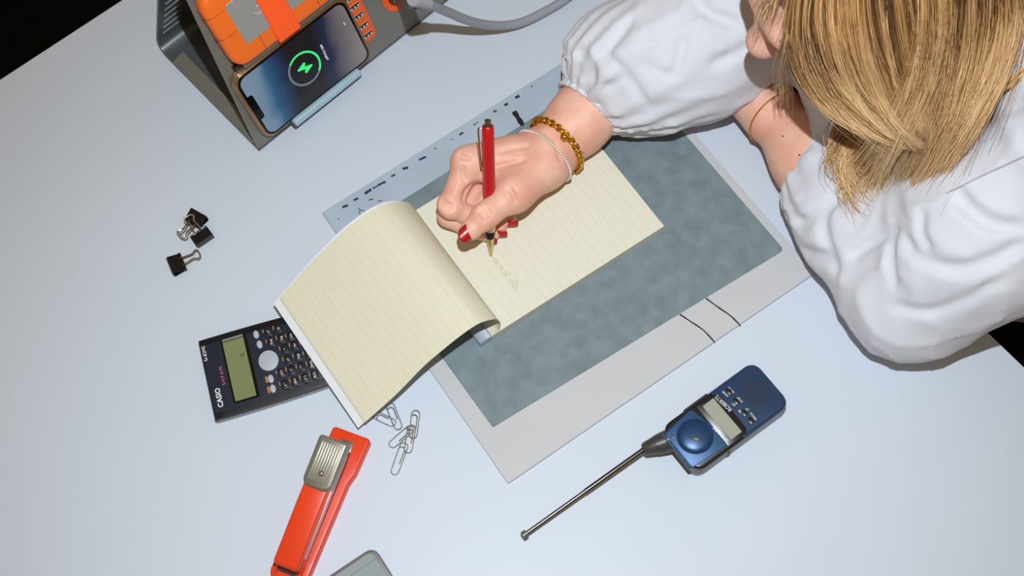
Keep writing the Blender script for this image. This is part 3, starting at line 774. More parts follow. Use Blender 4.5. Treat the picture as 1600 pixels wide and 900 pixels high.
zt_ = lambda x: ZR + (ZF - ZR) * (x - xa0) / (xa1 - xa0)
wedge('arm', [xa0, xm, xcap + .006], [0.013, 0.025, 0.031], [zt_(xa0) - .001, zt_(xm), zt_(xcap) - .0005], yr2 + .001, yl2 - .0005, m_sorange, stp, 0.0022)
wedge('magazine', [xa0 + .004, xa1 - .002], [0.0125, 0.0260], [0.0150, 0.0345], yr2 + .003, yl2 - .003, m_steel, stp, 0.0005)
wedge('side_lit_face', [xa0 + .012, xa1 - .006], [0.0175, 0.0330], [0.0235, 0.0410], yr2 - .0002, yr2 + .0030, m_sside, stp, 0.0006)  # pinkish flash light on the arm's side face, painted as its colour
capf = Frame((xcap - .004, 0, zt_(xcap - .004)), (xa1 - xcap + .004, 0, zt_(xa1) - zt_(xcap - .004)), (-(zt_(xa1) - zt_(xcap - .004)), 0, xa1 - xcap + .004))
CLn = float(np.hypot(xa1 - xcap + .004, zt_(xa1) - zt_(xcap - .004)))
cap = prism('cap', roundpoly([(0, yr2 - .0012), (CLn, yr2 - .0012), (CLn, yl2 + .0014), (0, yl2 + .0014)], [.007, .003, .003, .007], 4), -.011, .0012, m_scap, stp, 0.0022, 3)
cap.matrix_local = capf.mat()
m_caprib = M('cap_rib', (182, 178, 164), .3, metal=.7)
nrib = 8
for k in range(nrib):
    y = yr2 + .0035 + k * (yl2 - yr2 - .007) / (nrib - 1)
    r_ = box('rib', .006, CLn - .005, y - .00080, y + .00080, .0008, .0022, m_caprib, None, .0003, 2); r_.parent = cap
r_ = lathe('cap_rivet', [(.0026, 0), (.0026, .0012), (.0016, .0024), (.0004, .0027)], m_steel, None, 14, loc=(.014, 0.5 * (yl2 + yr2) - .001, .0008)); r_.parent = cap
box('hinge_slot', xa0 - .0032, xa0 - .0010, yr2 + .001, yl2 - .001, 0.0095, 0.0108, m_dark, stp)
for y in (yr2 + .0002, yl2 - .0018):
    wedge('hinge_cheek', [xr + .003, xa0 + .012], [0.0095, 0.0095], [0.013, 0.022], y, y + .0016, m_sorange, stp, .0004)

# ------------------------------------------------------------------ pocket radio
m_rblue = M('radio_blue', (26, 54, 88), 0.35, noise=(60, 0.1), coat=0.15)
m_rblue2 = M('radio_blue_face', (38, 76, 116), 0.42, metal=0.3)
m_rblack = M('radio_black', (24, 23, 24), 0.28)
m_rgrey = M('radio_grey', (96, 95, 94), 0.35, metal=0.3)
m_rlcd = M('radio_lcd', (150, 152, 134), 0.4)
RT = 0.026
rf = table_frame((1062, 704), (1208, 597), 0.0)
radio = empty('pocket_radio', rf, 'dark blue pocket radio with a long extended aerial, at the right of the desk', 'radio')
c_ = rf.uvs([(1176.7, 563), (1238, 629), (1090, 739), (1031, 668)], RT)
rx1 = 0.5 * (c_[0][0] + c_[1][0]); rx0 = 0.5 * (c_[2][0] + c_[3][0]); ry1 = 0.5 * (c_[0][1] + c_[3][1]); ry0 = 0.5 * (c_[1][1] + c_[2][1])
full = [(rx0, ry0), (rx1, ry0), (rx1, ry1), (rx0, ry1)]
prism('back_shell', roundpoly([(rx0 + .0005, ry0 + .0005), (rx1 - .0005, ry0 + .0005), (rx1 - .0005, ry1 - .0005), (rx0 + .0005, ry1 - .0005)], .009, 6), 0.0, 0.0135, m_rgrey, radio, .002, 3, bottom=True)
prism('seam', roundpoly(full, .0095, 6), 0.0128, 0.0142, m_rblack, radio)
rsplit = 0.5 * (rf.uv(1098, 612, RT)[0] + rf.uv(1168, 668, RT)[0])
prism('front_shell', roundpoly(full, .0095, 6), 0.0140, RT - .0006, m_rblack, radio, .0028, 4)
prism('speaker_half', roundpoly([(rsplit - .004, ry0 + .0002), (rx1 - .0002, ry0 + .0002), (rx1 - .0002, ry1 - .0002), (rsplit - .004, ry1 - .0002)], [.001, .0093, .0093, .001], 6), 0.0146, RT, m_rblue, radio, .0030, 4)
f_ = lambda x, y: rf.uv(980 + x / 3.914, 540 + y / 3.914, RT)
fp = [f_(390, 388), f_(640, 590), f_(400, 748), f_(228, 540)]
prism('dial_face', roundpoly(fp, .003, 4), RT - .002, RT + .0003, m_rblue2, radio, .0004, 2)
prism('edge_trim', roundpoly([f_(205, 545), f_(225, 535), f_(402, 745), f_(378, 757)], .0008, 2), RT - .003, RT + .0001, m_rblue, radio, .0004, 1)
f2 = lambda x, y: rf.uv(1080 + x / 6.43, 560 + y / 6.43, RT)
bz = [f2(40, 480), f2(235, 345), f2(300, 385), f2(575, 720), f2(560, 760), f2(380, 880), f2(340, 870)]
prism('display_bezel', roundpoly([f2(38, 478), f2(262, 342), f2(585, 740), f2(375, 888)], [.002, .006, .006, .002], 5), RT - .001, RT + .0008, m_rblack, radio, .0003, 2)
prism('display', roundpoly([f2(112, 485), f2(222, 402), f2(508, 738), f2(400, 822)], .0005, 2), RT, RT + .0011, m_rlcd, radio)
dcx, dcy = rf.uv(1086, 682, RT)
V = []; Fs = []; rings, seg = 8, 32
for i in range(rings + 1):
    t = i / rings; r = 1 - t
    for k in range(seg):
        a = 2 * math.pi * k / seg
        V.append((dcx + r * .0158 * math.cos(a), dcy + r * .0158 * math.sin(a), RT + .0003 + .0035 * math.sqrt(max(0, 1 - r * r)) ))
for i in range(rings):
    for k in range(seg): Fs.append((i * seg + k, i * seg + (k + 1) % seg, (i + 1) * seg + (k + 1) % seg, (i + 1) * seg + k))
me = mesh(V, Fs); link('dome_button', me, M('dome_blue', (28, 62, 102), .35, metal=.35), radio, True)
lg = [rf.uv(1040 + x / 11.25, 640 + y / 11.25, RT + .004) for x, y in [(375, 465), (520, 460), (600, 490), (675, 530), (560, 545), (480, 530)]]
prism('feather_logo', lg, RT + .0030, RT + .0040, M('logo_dark', (36, 38, 40), .4), radio)
lg = [rf.uv(1040 + x / 11.25, 640 + y / 11.25, RT + .004) for x, y in [(470, 505), (540, 495), (600, 530), (540, 545)]]
prism('feather_logo', lg, RT + .0032, RT + .00415, M('logo_grey', (120, 124, 120), .4), radio)
# lettering reads towards the aerial end
def rtext(name, s, pa, pb, size, sx=1.0, h=.0009):
    a = np.array(f2(*pa)); b = np.array(f2(*pb)); d = b - a
    t = text(name, s, size, m_white_print, radio, (*((a + b) / 2), RT + h), math.atan2(d[1], d[0]), 'CENTER', sx=sx)
    w = t.dimensions.x or 1
    bpy.context.view_layer.update()
    xs = [v.co.x for v in t.data.vertices]; L = max(xs) - min(xs)
    t.scale = (float(np.linalg.norm(d)) / L, 1, 1)
rtext('maker_print', 'ROBERTS', (398, 525), (250, 382), .0052)
rtext('model_print', 'SPORTS', (368, 838), (225, 690), .0044)
for pa, pb, s in [((425, 345), (375, 290), 'BAND'), ((370, 380), (315, 330), 'POWER'), ((515, 440), (465, 390), 'STEP'), ((445, 472), (412, 450), 'SET'), ((578, 520), (552, 500), 'ST'), ((655, 618), (595, 545), 'MEM/CLK'), ((505, 545), (478, 520), 'DBB')]:
    rtext('button_print', s, pa, pb, .0028, h=.0001)
for px, py in [(382, 333), (455, 430), (535, 548), (600, 625)]:
    u, v = f2(px, py)
    prism('button', ellipse(u, v, .0022, .0034, 16), RT - .0005, RT + .0007, m_rblack, radio, .0003, 2)
# speaker grille: rows of small holes
gx, gy = f2(660, 345); V = []; Fs = []
for i in range(-9, 10):
    for j in range(-9, 10):
        r = math.hypot(i, j)
        if r > 9.3: continue
        hx, hy = gx + i * .00195, gy + j * .00195
        if hx > rx1 - .004 or abs(hy - (ry0 + ry1) / 2) > (ry1 - ry0) / 2 - .004: continue
        s = .00078 if r < 6.3 else .00040
        n0 = len(V)
        for k in range(6):
            a = math.pi * k / 3; V.append((hx + s * math.cos(a), hy + s * math.sin(a), RT + .00005))
        for k in range(6):
            a = math.pi * k / 3; V.append((hx + s * .8 * math.cos(a), hy + s * .8 * math.sin(a), RT - .0010))
        Fs.append(tuple(range(n0, n0 + 6)))
        for k in range(6): Fs.append((n0 + k, n0 + (k + 1) % 6, n0 + 6 + (k + 1) % 6, n0 + 6 + k))
tag(link('speaker_grille', mesh(V, Fs), M('grille_hole', (3, 4, 8), .6), radio), kind='stuff')
prism('side_switch', roundpoly([(rf.uv(1066, 645, .018)[0], ry1 - .001), (rf.uv(1105, 612, .018)[0], ry1 - .001), (rf.uv(1105, 612, .018)[0] - .002, ry1 + .0018), (rf.uv(1066, 645, .018)[0] + .002, ry1 + .0018)], .0008, 2), .015, .020, m_rblack, radio, .0004, 1)
prism('wheel', ellipse(rf.uv(1145, 715, .014)[0], ry0 + .0038, .0045, .0045, 20), .010, .016, m_rblack, radio, .0005, 1)
# aerial: boot, rod, tip
zr = .0165
b0 = np.array([*rf.uv(1041, 690, zr), zr]); b1 = np.array([*rf.uv(1003, 703, zr), zr]); t1 = np.array([*rf.uv(819, 836, .010), .010])
ab = unit(b1 - b0)
tube('aerial_boot', [b0 - ab * .006, b0, b0 + ab * .010, b0 + ab * .0102, b0 + ab * .0195, b0 + ab * .0215], [.0100, .0098, .0082, .0078, .0058, .0045], m_rgrey2 if 'm_rgrey2' in globals() else M('boot_grey', (64, 62, 60), .4, metal=.2), radio, 18)
rs = b0 + ab * .020
tube('aerial_rod', [rs, rs + (t1 - rs) * .5, rs + (t1 - rs) * .5001, t1], [.0023, .0023, .00185, .00185], M('aerial_steel', (92, 90, 86), .22, metal=1.0), radio, 12)
ad_ = unit(t1 - rs)
tube('aerial_tip', [t1 - ad_ * .003, t1 - ad_ * .0026, t1 + ad_ * .0012, t1 + ad_ * .0018], [.0026, .0036, .0036, .0026], m_rgrey, radio, 14)

# ------------------------------------------------------------------ grey glass-topped device at the lower edge
m_dev = M('device_rim', (150, 150, 148), 0.3, metal=0.7)
m_glass = M('device_glass', (150, 160, 164), 0.12, noise=(10, 0.05), coat=0.5)
gf = table_frame((510, 900), (570, 860), 0.0)
dev = empty('tablet_device', gf, 'grey tablet-like device with a rounded metal rim, cut by the lower edge', 'tablet')
GT = 0.009
gx = lambda x, y: gf.uv(490 + x / 11.43, 850 + y / 11.43, GT)
gc = gx(1010, 85)
gw, gl = 0.12, 0.16
pts = [(gc[0] - gw, gc[1] - gl), (gc[0] + .004, gc[1] - gl), (gc[0] + .004, gc[1] + .0005), (gc[0] - gw, gc[1] + .0005)]
prism('rim', roundpoly(pts, .008, 6), 0.0, GT, m_dev, dev, .0015, 3, bottom=True)
ins = [(pts[0][0] + .004, pts[0][1] + .004), (pts[1][0] - .004, pts[1][1] + .004), (pts[2][0] - .004, pts[2][1] - .003), (pts[3][0] + .004, pts[3][1] - .003)]
prism('glass', roundpoly(ins, .005, 5), GT - .001, GT + .0003, m_glass, dev, .0002, 1)
yl_ = gx(860, 430)[1]
box('screen_line', ins[0][0], ins[1][0], yl_ - .0004, yl_ + .0004, GT, GT + .0005, M('line_grey', (118, 126, 130), .4), dev)

# ------------------------------------------------------------------ pen
m_pen = M('pen_red', (182, 14, 20), 0.28, coat=0.3)
m_pgold = M('pen_gold', (214, 190, 140), 0.18, metal=1.0)
ZP = Z0 + TH
tip = P(767, 402, ZP); top = P(762, 187, 0.128)
pnf = Frame(tip, np.cross((0, 1, 0), unit(top - tip)), unit(top - tip))
PL = float(np.linalg.norm(top - tip)); print('pen length', PL)
pen = empty('ballpoint_pen', pnf, 'red ballpoint pen held upright over the notepad page', 'pen')
lathe('writing_tip', [(.0003, 0), (.0006, .0022), (.0013, .0025), (.0040, .021)], m_pgold, pen, 20)
lathe('grip_ring', [(.0040, .0209), (.0046, .026), (.0046, .0285)], m_black_gloss, pen, 20)
lathe('lower_collar', [(.0046, .0285), (.0050, .030), (.0050, .034)], m_pgold, pen, 20)
lathe('barrel', [(.0051, .034), (.0055, .040), (.0055, PL - .020), (.0054, PL - .0065), (.0048, PL - .0058)], m_pen, pen, 24)
lathe('clicker', [(.0038, PL - .0058), (.0038, PL - .0048), (.0029, PL - .0046), (.0029, PL - .0004), (.0022, PL)], M('clicker_steel', (150, 138, 128), .2, metal=1.0), pen, 18)
cd = unit(np.array(pnf.loc(pnf.o - _X * 1.0)) * np.array([1, 1, 0]))
cp = [cd * .0050 + np.array([0, 0, PL - .0085]), cd * .0080 + np.array([0, 0, PL - .0085]), cd * .0086 + np.array([0, 0, PL - .012]), cd * .0078 + np.array([0, 0, PL - .030]), cd * .0068 + np.array([0, 0, PL - .043]), cd * .0062 + np.array([0, 0, PL - .046])]
tube('pocket_clip', catmull(cp, 5), .0009, m_pgold, pen, 8)
# ------------------------------------------------------------------ smooth solid modelling (for body and cloth)
LAT = rng.random((24, 24, 24)).astype(np.float32)
def vnoise(p):
    i = np.floor(p).astype(np.int32); f = (p - i).astype(np.float32); f = f * f * (3 - 2 * f); out = 0
    for dx in (0, 1):
        for dy in (0, 1):
            for dz in (0, 1):
                w = (f[:, 0] if dx else 1 - f[:, 0]) * (f[:, 1] if dy else 1 - f[:, 1]) * (f[:, 2] if dz else 1 - f[:, 2])
                out = out + w * LAT[(i[:, 0] + dx) % 24, (i[:, 1] + dy) % 24, (i[:, 2] + dz) % 24]
    return out
class Field:
    def __init__(s, lo, hi, h):
        s.h = h; s.lo = np.array(lo, float); n = np.ceil((np.array(hi) - s.lo) / h).astype(int) + 1
        s.n = n; s.f = np.full(n, 0.05, np.float32)
        s.ax = [(s.lo[k] + h * np.arange(n[k])).astype(np.float32) for k in range(3)]
    def sub(s, lo, hi):
        a = np.clip(np.floor((np.array(lo) - s.lo) / s.h).astype(int), 0, s.n); b = np.clip(np.ceil((np.array(hi) - s.lo) / s.h).astype(int) + 1, 0, s.n)
        return tuple(slice(x, y) for x, y in zip(a, b))
    def cone_d(s, sl, a, b, ra, rb, squash=None):
        a = np.array(a, np.float32); b = np.array(b, np.float32)
        X = s.ax[0][sl[0]][:, None, None] - a[0]; Y = s.ax[1][sl[1]][None, :, None] - a[1]; Z = s.ax[2][sl[2]][None, None, :] - a[2]
        ba = b - a; l2 = float(ba @ ba) + 1e-12
        if squash is not None:
            n, k = squash; n = unit(n).astype(np.float32); dn = (X * n[0] + Y * n[1] + Z * n[2]) * np.float32(1 / k - 1)
            ban = float(ba @ n) * (1 / k - 1); X = X + dn * n[0]; Y = Y + dn * n[1]; Z = Z + dn * n[2]; ba = ba + ban * n; l2 = float(ba @ ba) + 1e-12
        t = np.clip((X * ba[0] + Y * ba[1] + Z * ba[2]) / l2, 0, 1)
        d = np.sqrt((X - ba[0] * t) ** 2 + (Y - ba[1] * t) ** 2 + (Z - ba[2] * t) ** 2) - (ra + (rb - ra) * t)
        return d
    @staticmethod
    def smin(a, b, k):
        if k <= 0: return np.minimum(a, b)
        h = np.maximum(k - np.abs(a - b), 0) / k
        return np.minimum(a, b) - h * h * k * 0.25
    def box_of(s, a, b, r, pad):
        a = np.array(a); b = np.array(b); return s.sub(np.minimum(a, b) - r - pad, np.maximum(a, b) + r + pad)
    def add(s, a, b, ra, rb, k=0.01, squash=None):
        sl = s.box_of(a, b, max(ra, rb), k + 2 * s.h + 0.012)
        if any(x.stop <= x.start for x in sl): return
        s.f[sl] = s.smin(s.f[sl], s.cone_d(sl, a, b, ra, rb, squash), k)
    def chain(s, pts, rs, k=0.01, squash=None):
        for i in range(len(pts) - 1): s.add(pts[i], pts[i + 1], rs[i], rs[i + 1], k, squash)
    def chain_sep(s, pts, rs, k_in, k_out):
        """a limb built apart (smooth in itself) and then merged with a crisp seam"""
        P_ = np.array(pts); r = max(rs); sl = s.sub(P_.min(0) - r - .015, P_.max(0) + r + .015)
        if any(x.stop <= x.start for x in sl): return
        g = np.full([x.stop - x.start for x in sl], 0.05, np.float32)
        for i in range(len(pts) - 1): g = s.smin(g, s.cone_d(sl, pts[i], pts[i + 1], rs[i], rs[i + 1]), k_in)
        s.f[sl] = s.smin(s.f[sl], g, k_out)
    def carve(s, a, b, r, k=0.004):
        sl = s.box_of(a, b, r, k + 2 * s.h + .012)
        if any(x.stop <= x.start for x in sl): return
        d = s.cone_d(sl, a, b, r, r)
        s.f[sl] = -s.smin(-s.f[sl], d, k)
    def displace(s, fn, band=0.03):
        i = np.argwhere(np.abs(s.f) < band)
        p = (s.lo + i * s.h)
        s.f[i[:, 0], i[:, 1], i[:, 2]] += fn(p).astype(np.float32)
    def mesh(s):
        f = s.f; ins = f < 0
        cs = [(dx, dy, dz) for dx in (0, 1) for dy in (0, 1) for dz in (0, 1)]
        n = s.n
        cnt = np.zeros(tuple(n - 1), np.int8)
        for dx, dy, dz in cs: cnt += ins[dx:n[0] - 1 + dx, dy:n[1] - 1 + dy, dz:n[2] - 1 + dz]
        act = np.argwhere((cnt > 0) & (cnt < 8))
        vals = np.stack([f[act[:, 0] + c[0], act[:, 1] + c[1], act[:, 2] + c[2]] for c in cs], 1)
        C = np.array(cs, np.float32); acc = np.zeros((len(act), 3), np.float32); num = np.zeros(len(act), np.float32)
        for a in range(8):
            for b in range(a + 1, 8):
                if np.abs(C[a] - C[b]).sum() != 1: continue
                fa, fb = vals[:, a], vals[:, b]; m = (fa < 0) != (fb < 0)
                t = np.where(m, fa / np.where(m, fa - fb, 1), 0)[:, None]
                acc += np.where(m[:, None], C[a] + (C[b] - C[a]) * t, 0); num += m
        V = s.lo + (act + acc / num[:, None]) * s.h
        ids = np.full(tuple(n - 1), -1, np.int32); ids[act[:, 0], act[:, 1], act[:, 2]] = np.arange(len(act))
        quads = []
        for ax in range(3):
            o1, o2 = (ax + 1) % 3, (ax + 2) % 3
            s0 = [slice(None)] * 3; s1 = [slice(None)] * 3
            s0[ax] = slice(0, n[ax] - 1); s1[ax] = slice(1, n[ax])
            A, B = ins[tuple(s0)], ins[tuple(s1)]
            e = np.argwhere(A != B)
            e = e[(e[:, o1] > 0) & (e[:, o2] > 0) & (e[:, o1] < n[o1] - 1) & (e[:, o2] < n[o2] - 1)]
            flip = A[e[:, 0], e[:, 1], e[:, 2]]
            def cid(d1, d2):
                q = e.copy(); q[:, o1] -= d1; q[:, o2] -= d2; return ids[q[:, 0], q[:, 1], q[:, 2]]
            q = np.stack([cid(1, 1), cid(0, 1), cid(0, 0), cid(1, 0)], 1)
            q[~flip] = q[~flip][:, ::-1]; quads.append(q)
        return V, np.concatenate(quads)
def np_mesh(name, V, Q):
    me = bpy.data.meshes.new(name); V = np.asarray(V, np.float32); Q = np.asarray(Q, np.int32); k = Q.shape[1]
    me.vertices.add(len(V)); me.vertices.foreach_set('co', V.ravel())
    me.loops.add(Q.size); me.loops.foreach_set('vertex_index', Q.ravel())
    me.polygons.add(len(Q)); me.polygons.foreach_set('loop_start', np.arange(0, Q.size, k, dtype=np.int32)); me.polygons.foreach_set('loop_total', np.full(len(Q), k, np.int32))
    me.update(calc_edges=True); me.validate(); me.polygons.foreach_set('use_smooth', np.ones(len(me.polygons), bool))
    return me
def relax(V, Q, it=2, lam=0.5):
    V = V.copy()
    e = np.concatenate([Q[:, [0, 1]], Q[:, [1, 2]], Q[:, [2, 3]], Q[:, [3, 0]]])
    for _ in range(it):
        s = np.zeros_like(V); c = np.zeros(len(V))
        for k in range(3):
            s[:, k] = np.bincount(e[:, 0], V[e[:, 1], k], len(V)) + np.bincount(e[:, 1], V[e[:, 0], k], len(V))
        c = np.bincount(e[:, 0], minlength=len(V)) + np.bincount(e[:, 1], minlength=len(V))
        V += lam * (s / np.maximum(c, 1)[:, None] - V)
    return V
# ------------------------------------------------------------------ person
m_skin = M('skin', (234, 186, 164), 0.48, noise=(45, 0.10, 5, (222, 160, 138)), bump=(420, 0.22), sss=0.10, spec=0.35)
m_nail = M('red_nail_polish', (172, 14, 18), 0.3, coat=0.15)
m_blouse = M('white_blouse_cloth', (208, 210, 218), 0.75, spec=0.2, bump=(1400, 0.10), sheen=0.1)
m_trouser = M('black_trousers', (9, 9, 12), 0.9, spec=0.1)
pframe = Frame((0.42, 0.72, -0.73), (1, 0, 0))
person = empty('person', pframe, 'long-haired person in a loose white blouse leaning over the desk, writing', 'person')
PO = np.array(pframe.o)
def worldchild(o): o.parent = person; o.location = Vector((-PO).tolist()); return o
zp = Z0 + TH                                        # top of the notepad page
cam_dir = lambda p: unit(CC - np.asarray(p))
# --- writing hand: joints measured in the photo, heights from the grip
wr = P(857, 240, .042); fa1 = P(904, 190, .044); fa2 = P(956, 131, .052); fa3 = P(1040, 82, .066)
iM = P(731, 255, .062); mM = P(741, 256, .050); rM = P(757, 268, .040); kM = P(778, 284, .033)
fing = {
    'index': ([iM, P(703, 321, .048), P(737, 339, .036), P(757, 349, .031)], [.0128, .0104, .0088, .0072]),
    'middle': ([mM, P(701, 338, .0285), P(738, 358, zp + .0085), P(768, 367, zp + .0080)], [.0125, .0100, .0086, .0072]),
    'ring': ([rM, P(716, 342, .0255), P(752, 356, zp + .0084), P(781, 358, zp + .0080)], [.0120, .0096, .0082, .0068]),
    'little': ([kM, P(745, 330, .0245), P(774, 344, zp + .0080), P(797, 343, zp + .0080)], [.0110, .0086, .0074, .0062]),
}
tM = P(803, 302, .060); tI = P(757, 338, .063); tT = P(735, 360, .060); tC = P(846, 262, .048)
F1 = Field(np.minimum.reduce([P(660, 420, 0), P(660, 200, 0), P(990, 420, 0)]) - [.02, .02, .0], np.maximum.reduce([P(1050, 60, .06), P(660, 200, .06)]) + [.03, .04, .11], 0.0013)
F1.chain([fa3, fa2, fa1, wr], [.034, .032, .0275, .0235], .02)
for j, r in ((iM, .0135), (mM, .0140), (rM, .0135), (kM, .0130)): F1.add(wr, j, .0200, r, .012)
F1.add(iM, mM, .0128, .0125, .008); F1.add(mM, rM, .0125, .0120, .008); F1.add(rM, kM, .0120, .0115, .008)
F1.add(P(800, 260, .050), P(760, 280, .045), .020, .015, .015)
F1.add(wr, tC, .0200, .0195, .014); F1.add(tC, tM, .0195, .0160, .014); F1.add(tM, P(775, 285, .050), .014, .012, .012)
F1.carve(P(746, 302, .080), P(750, 300, .044), .0090, .006)
F1.chain_sep([P(820, 288, .055), tM, tI, tT], [.0165, .0150, .0112, .0086], .008, .006)
F1.add(tT, P(727, 365, .0595), .0088, .0074, .004)
for nme, (pts, rs) in fing.items(): F1.chain_sep(pts, rs, .005, .0022)
# knuckle and tendon relief
F1.add(P(700, 318, .052), P(704, 326, .050), .0085, .0085, .006)
for j in (iM, mM): F1.add(wr + (j - wr) * .45 + [0, 0, .006], j + [0, 0, .0015], .012, .0115, .012)
V1, Q1 = F1.mesh()
bv1 = BVHTree.FromPolygons([tuple(v) for v in V1.tolist()], [tuple(q) for q in Q1.tolist()])
for pl, r in [([(690, 312), (697, 318), (706, 321)], .0009), ([(688, 319), (696, 325), (706, 327)], .0008), ([(748, 330), (754, 336), (757, 344)], .0007), ([(753, 326), (759, 332), (762, 340)], .0008), ([(758, 323), (764, 329), (767, 337)], .0007),
              ([(724, 262), (722, 272), (728, 282)], .0009), ([(795, 295), (803, 305), (806, 316)], .0007), ([(851, 205), (866, 222), (876, 250)], .0007), ([(718, 240), (724, 246), (734, 247)], .0008), ([(736, 290), (728, 300), (724, 312)], .0010),
              ([(780, 238), (800, 232), (825, 228)], .0009), ([(770, 262), (795, 256), (820, 250)], .0008)]:
    hs = [bv1.ray_cast(Vector(CC.tolist()), Vector(unit(ray(q[0], q[1])).tolist()))[0] for q in catmull([(x, y, 0) for x, y in pl], 4)]
    hs = [np.array(q) for q in hs if q is not None]
    for a, b in zip(hs, hs[1:]):
        if np.linalg.norm(a - b) < .02: F1.carve(a, b, r, .0035)
V1, Q1 = F1.mesh(); V1 = relax(V1, Q1, 2, .5)
# --- resting forearm and hand
lw = P(1207, 176, .040); lh = P(1150, 120, .034)
F2 = Field(np.array([.02, .36, -.005]), np.array([.36, .84, .16]), 0.0022)
lel = P(1425, 462, .058)
F2.chain([lel, P(1330, 335, .052), P(1270, 250, .044), lw], [.034, .034, .034, .0250], .02)
for k, (ex, ey) in enumerate([(1085, 95), (1075, 70), (1075, 45), (1085, 25)]):
    b = P(1135 + k * 3, 112 - k * 16, .034); F2.add(lw, b, .022, .0120, .012)
    F2.chain_sep([b, P((1135 + ex) / 2, (112 - k * 16 + ey) / 2, .034), P(ex, ey, .020)], [.0110, .0092, .0074], .004, .003)
F2.add(lw, P(1150, 150, .036), .022, .0150, .012)
F2.chain_sep([P(1180, 165, .038), P(1140, 150, .032), P(1105, 132, .022)], [.016, .011, .008], .005, .004)
V2, Q2 = F2.mesh(); V2 = relax(V2, Q2, 2, .5)
# --- head, neck and trunk
nose = P(1180, 74, .205)
fwd = unit([-.86, -.28, -.42]); left = unit(np.cross((0, 0, 1), fwd)); upv = np.cross(fwd, left)
hc = nose - fwd * .106 + upv * .012
H = lambda f, l, u: hc + fwd * f + left * l + upv * u
neck = np.array([.335, .675, .235]); chest = np.array([.355, .690, .12])
shL = np.array([.425, .545, .205]); shR = np.array([.275, .83, .205])
elR = P(1150, 5, .078)
F3 = Field(np.array([.04, .34, -.30]), np.array([.66, 1.02, .42]), 0.0040)
F3.add(H(-.012, 0, .028), H(.010, 0, .030), .078, .074, .03)
F3.add(H(.022, 0, -.005), H(.046, 0, -.062), .060, .030, .03)
F3.add(H(.040, .018, -.010), H(.052, .028, -.020), .035, .030, .02); F3.add(H(.040, -.018, -.010), H(.052, -.028, -.020), .035, .030, .02)
F3.add(H(.055, 0, -.080), H(.066, 0, -.078), .016, .015, .02)
F3.add(H(.078, .028, .034), H(.078, -.028, .034), .012, .012, .012)
F3.add(H(-.02, 0, -.04), neck, .052, .055, .03)
F3.chain([neck, chest, (.40, .72, 0.), (.45, .76, -.20)], [.07, .105, .115, .125], .05, None)
F3.add(neck, shL, .06, .058, .04); F3.add(neck, shR, .06, .058, .04)
F3.add(shL, lel, .046, .033, .03); F3.add(shR, elR, .046, .036, .03); F3.add(elR, fa3, .036, .034, .03)
V3, Q3 = F3.mesh(); V3 = relax(V3, Q3, 2, .5)
# finer face details in their own block: nose, lips, lids, ears
F4 = Field(hc - .125, hc + .125, 0.0018)
F4.add(H(.022, 0, -.005), H(.046, 0, -.062), .058, .029, .03)
F4.add(H(.040, .018, -.010), H(.052, .028, -.020), .034, .029, .02); F4.add(H(.040, -.018, -.010), H(.052, -.028, -.020), .034, .029, .02)
F4.add(H(-.012, 0, .028), H(.010, 0, .030), .0775, .0735, .03)
F4.add(H(.078, 0, .032), H(.097, 0, -.008), .0075, .0125, .010)
F4.add(H(.097, 0, -.010), H(.094, 0, -.013), .0135, .0130, .008)
for s in (1, -1):
    F4.add(H(.087, s * .011, -.014), H(.080, s * .014, -.014), .0085, .0080, .006)
    F4.carve(H(.094, s * .0065, -.030), H(.094, s * .0065, -.020), .0030, .003)
    F4.add(H(.066, s * .022, .020), H(.063, s * .042, .018), .0125, .0105, .006)
    F4.carve(H(.079, s * .020, .015), H(.072, s * .046, .012), .0012, .002)
    F4.add(H(-.012, s * .076, .012), H(-.018, s * .080, -.028), .012, .009, .008)
F4.add(H(.076, .018, -.043), H(.076, -.018, -.043), .0060, .0060, .006); F4.add(H(.080, .004, -.041), H(.080, -.004, -.041), .0062, .0062, .006)
F4.add(H(.073, .015, -.053), H(.073, -.015, -.053), .0068, .0068, .006)
F4.carve(H(.083, .020, -.047), H(.083, -.020, -.047), .0012, .002)
V4, Q4 = F4.mesh(); V4 = relax(V4, Q4, 2, .5)
off = 0; Vs, Qs = [], []
for V_, Q_ in ((V1, Q1), (V2, Q2), (V3, Q3), (V4, Q4)):
    Vs.append(V_); Qs.append(Q_ + off); off += len(V_)
body = worldchild(link('body', np_mesh('body', np.concatenate(Vs), np.concatenate(Qs)), m_skin))
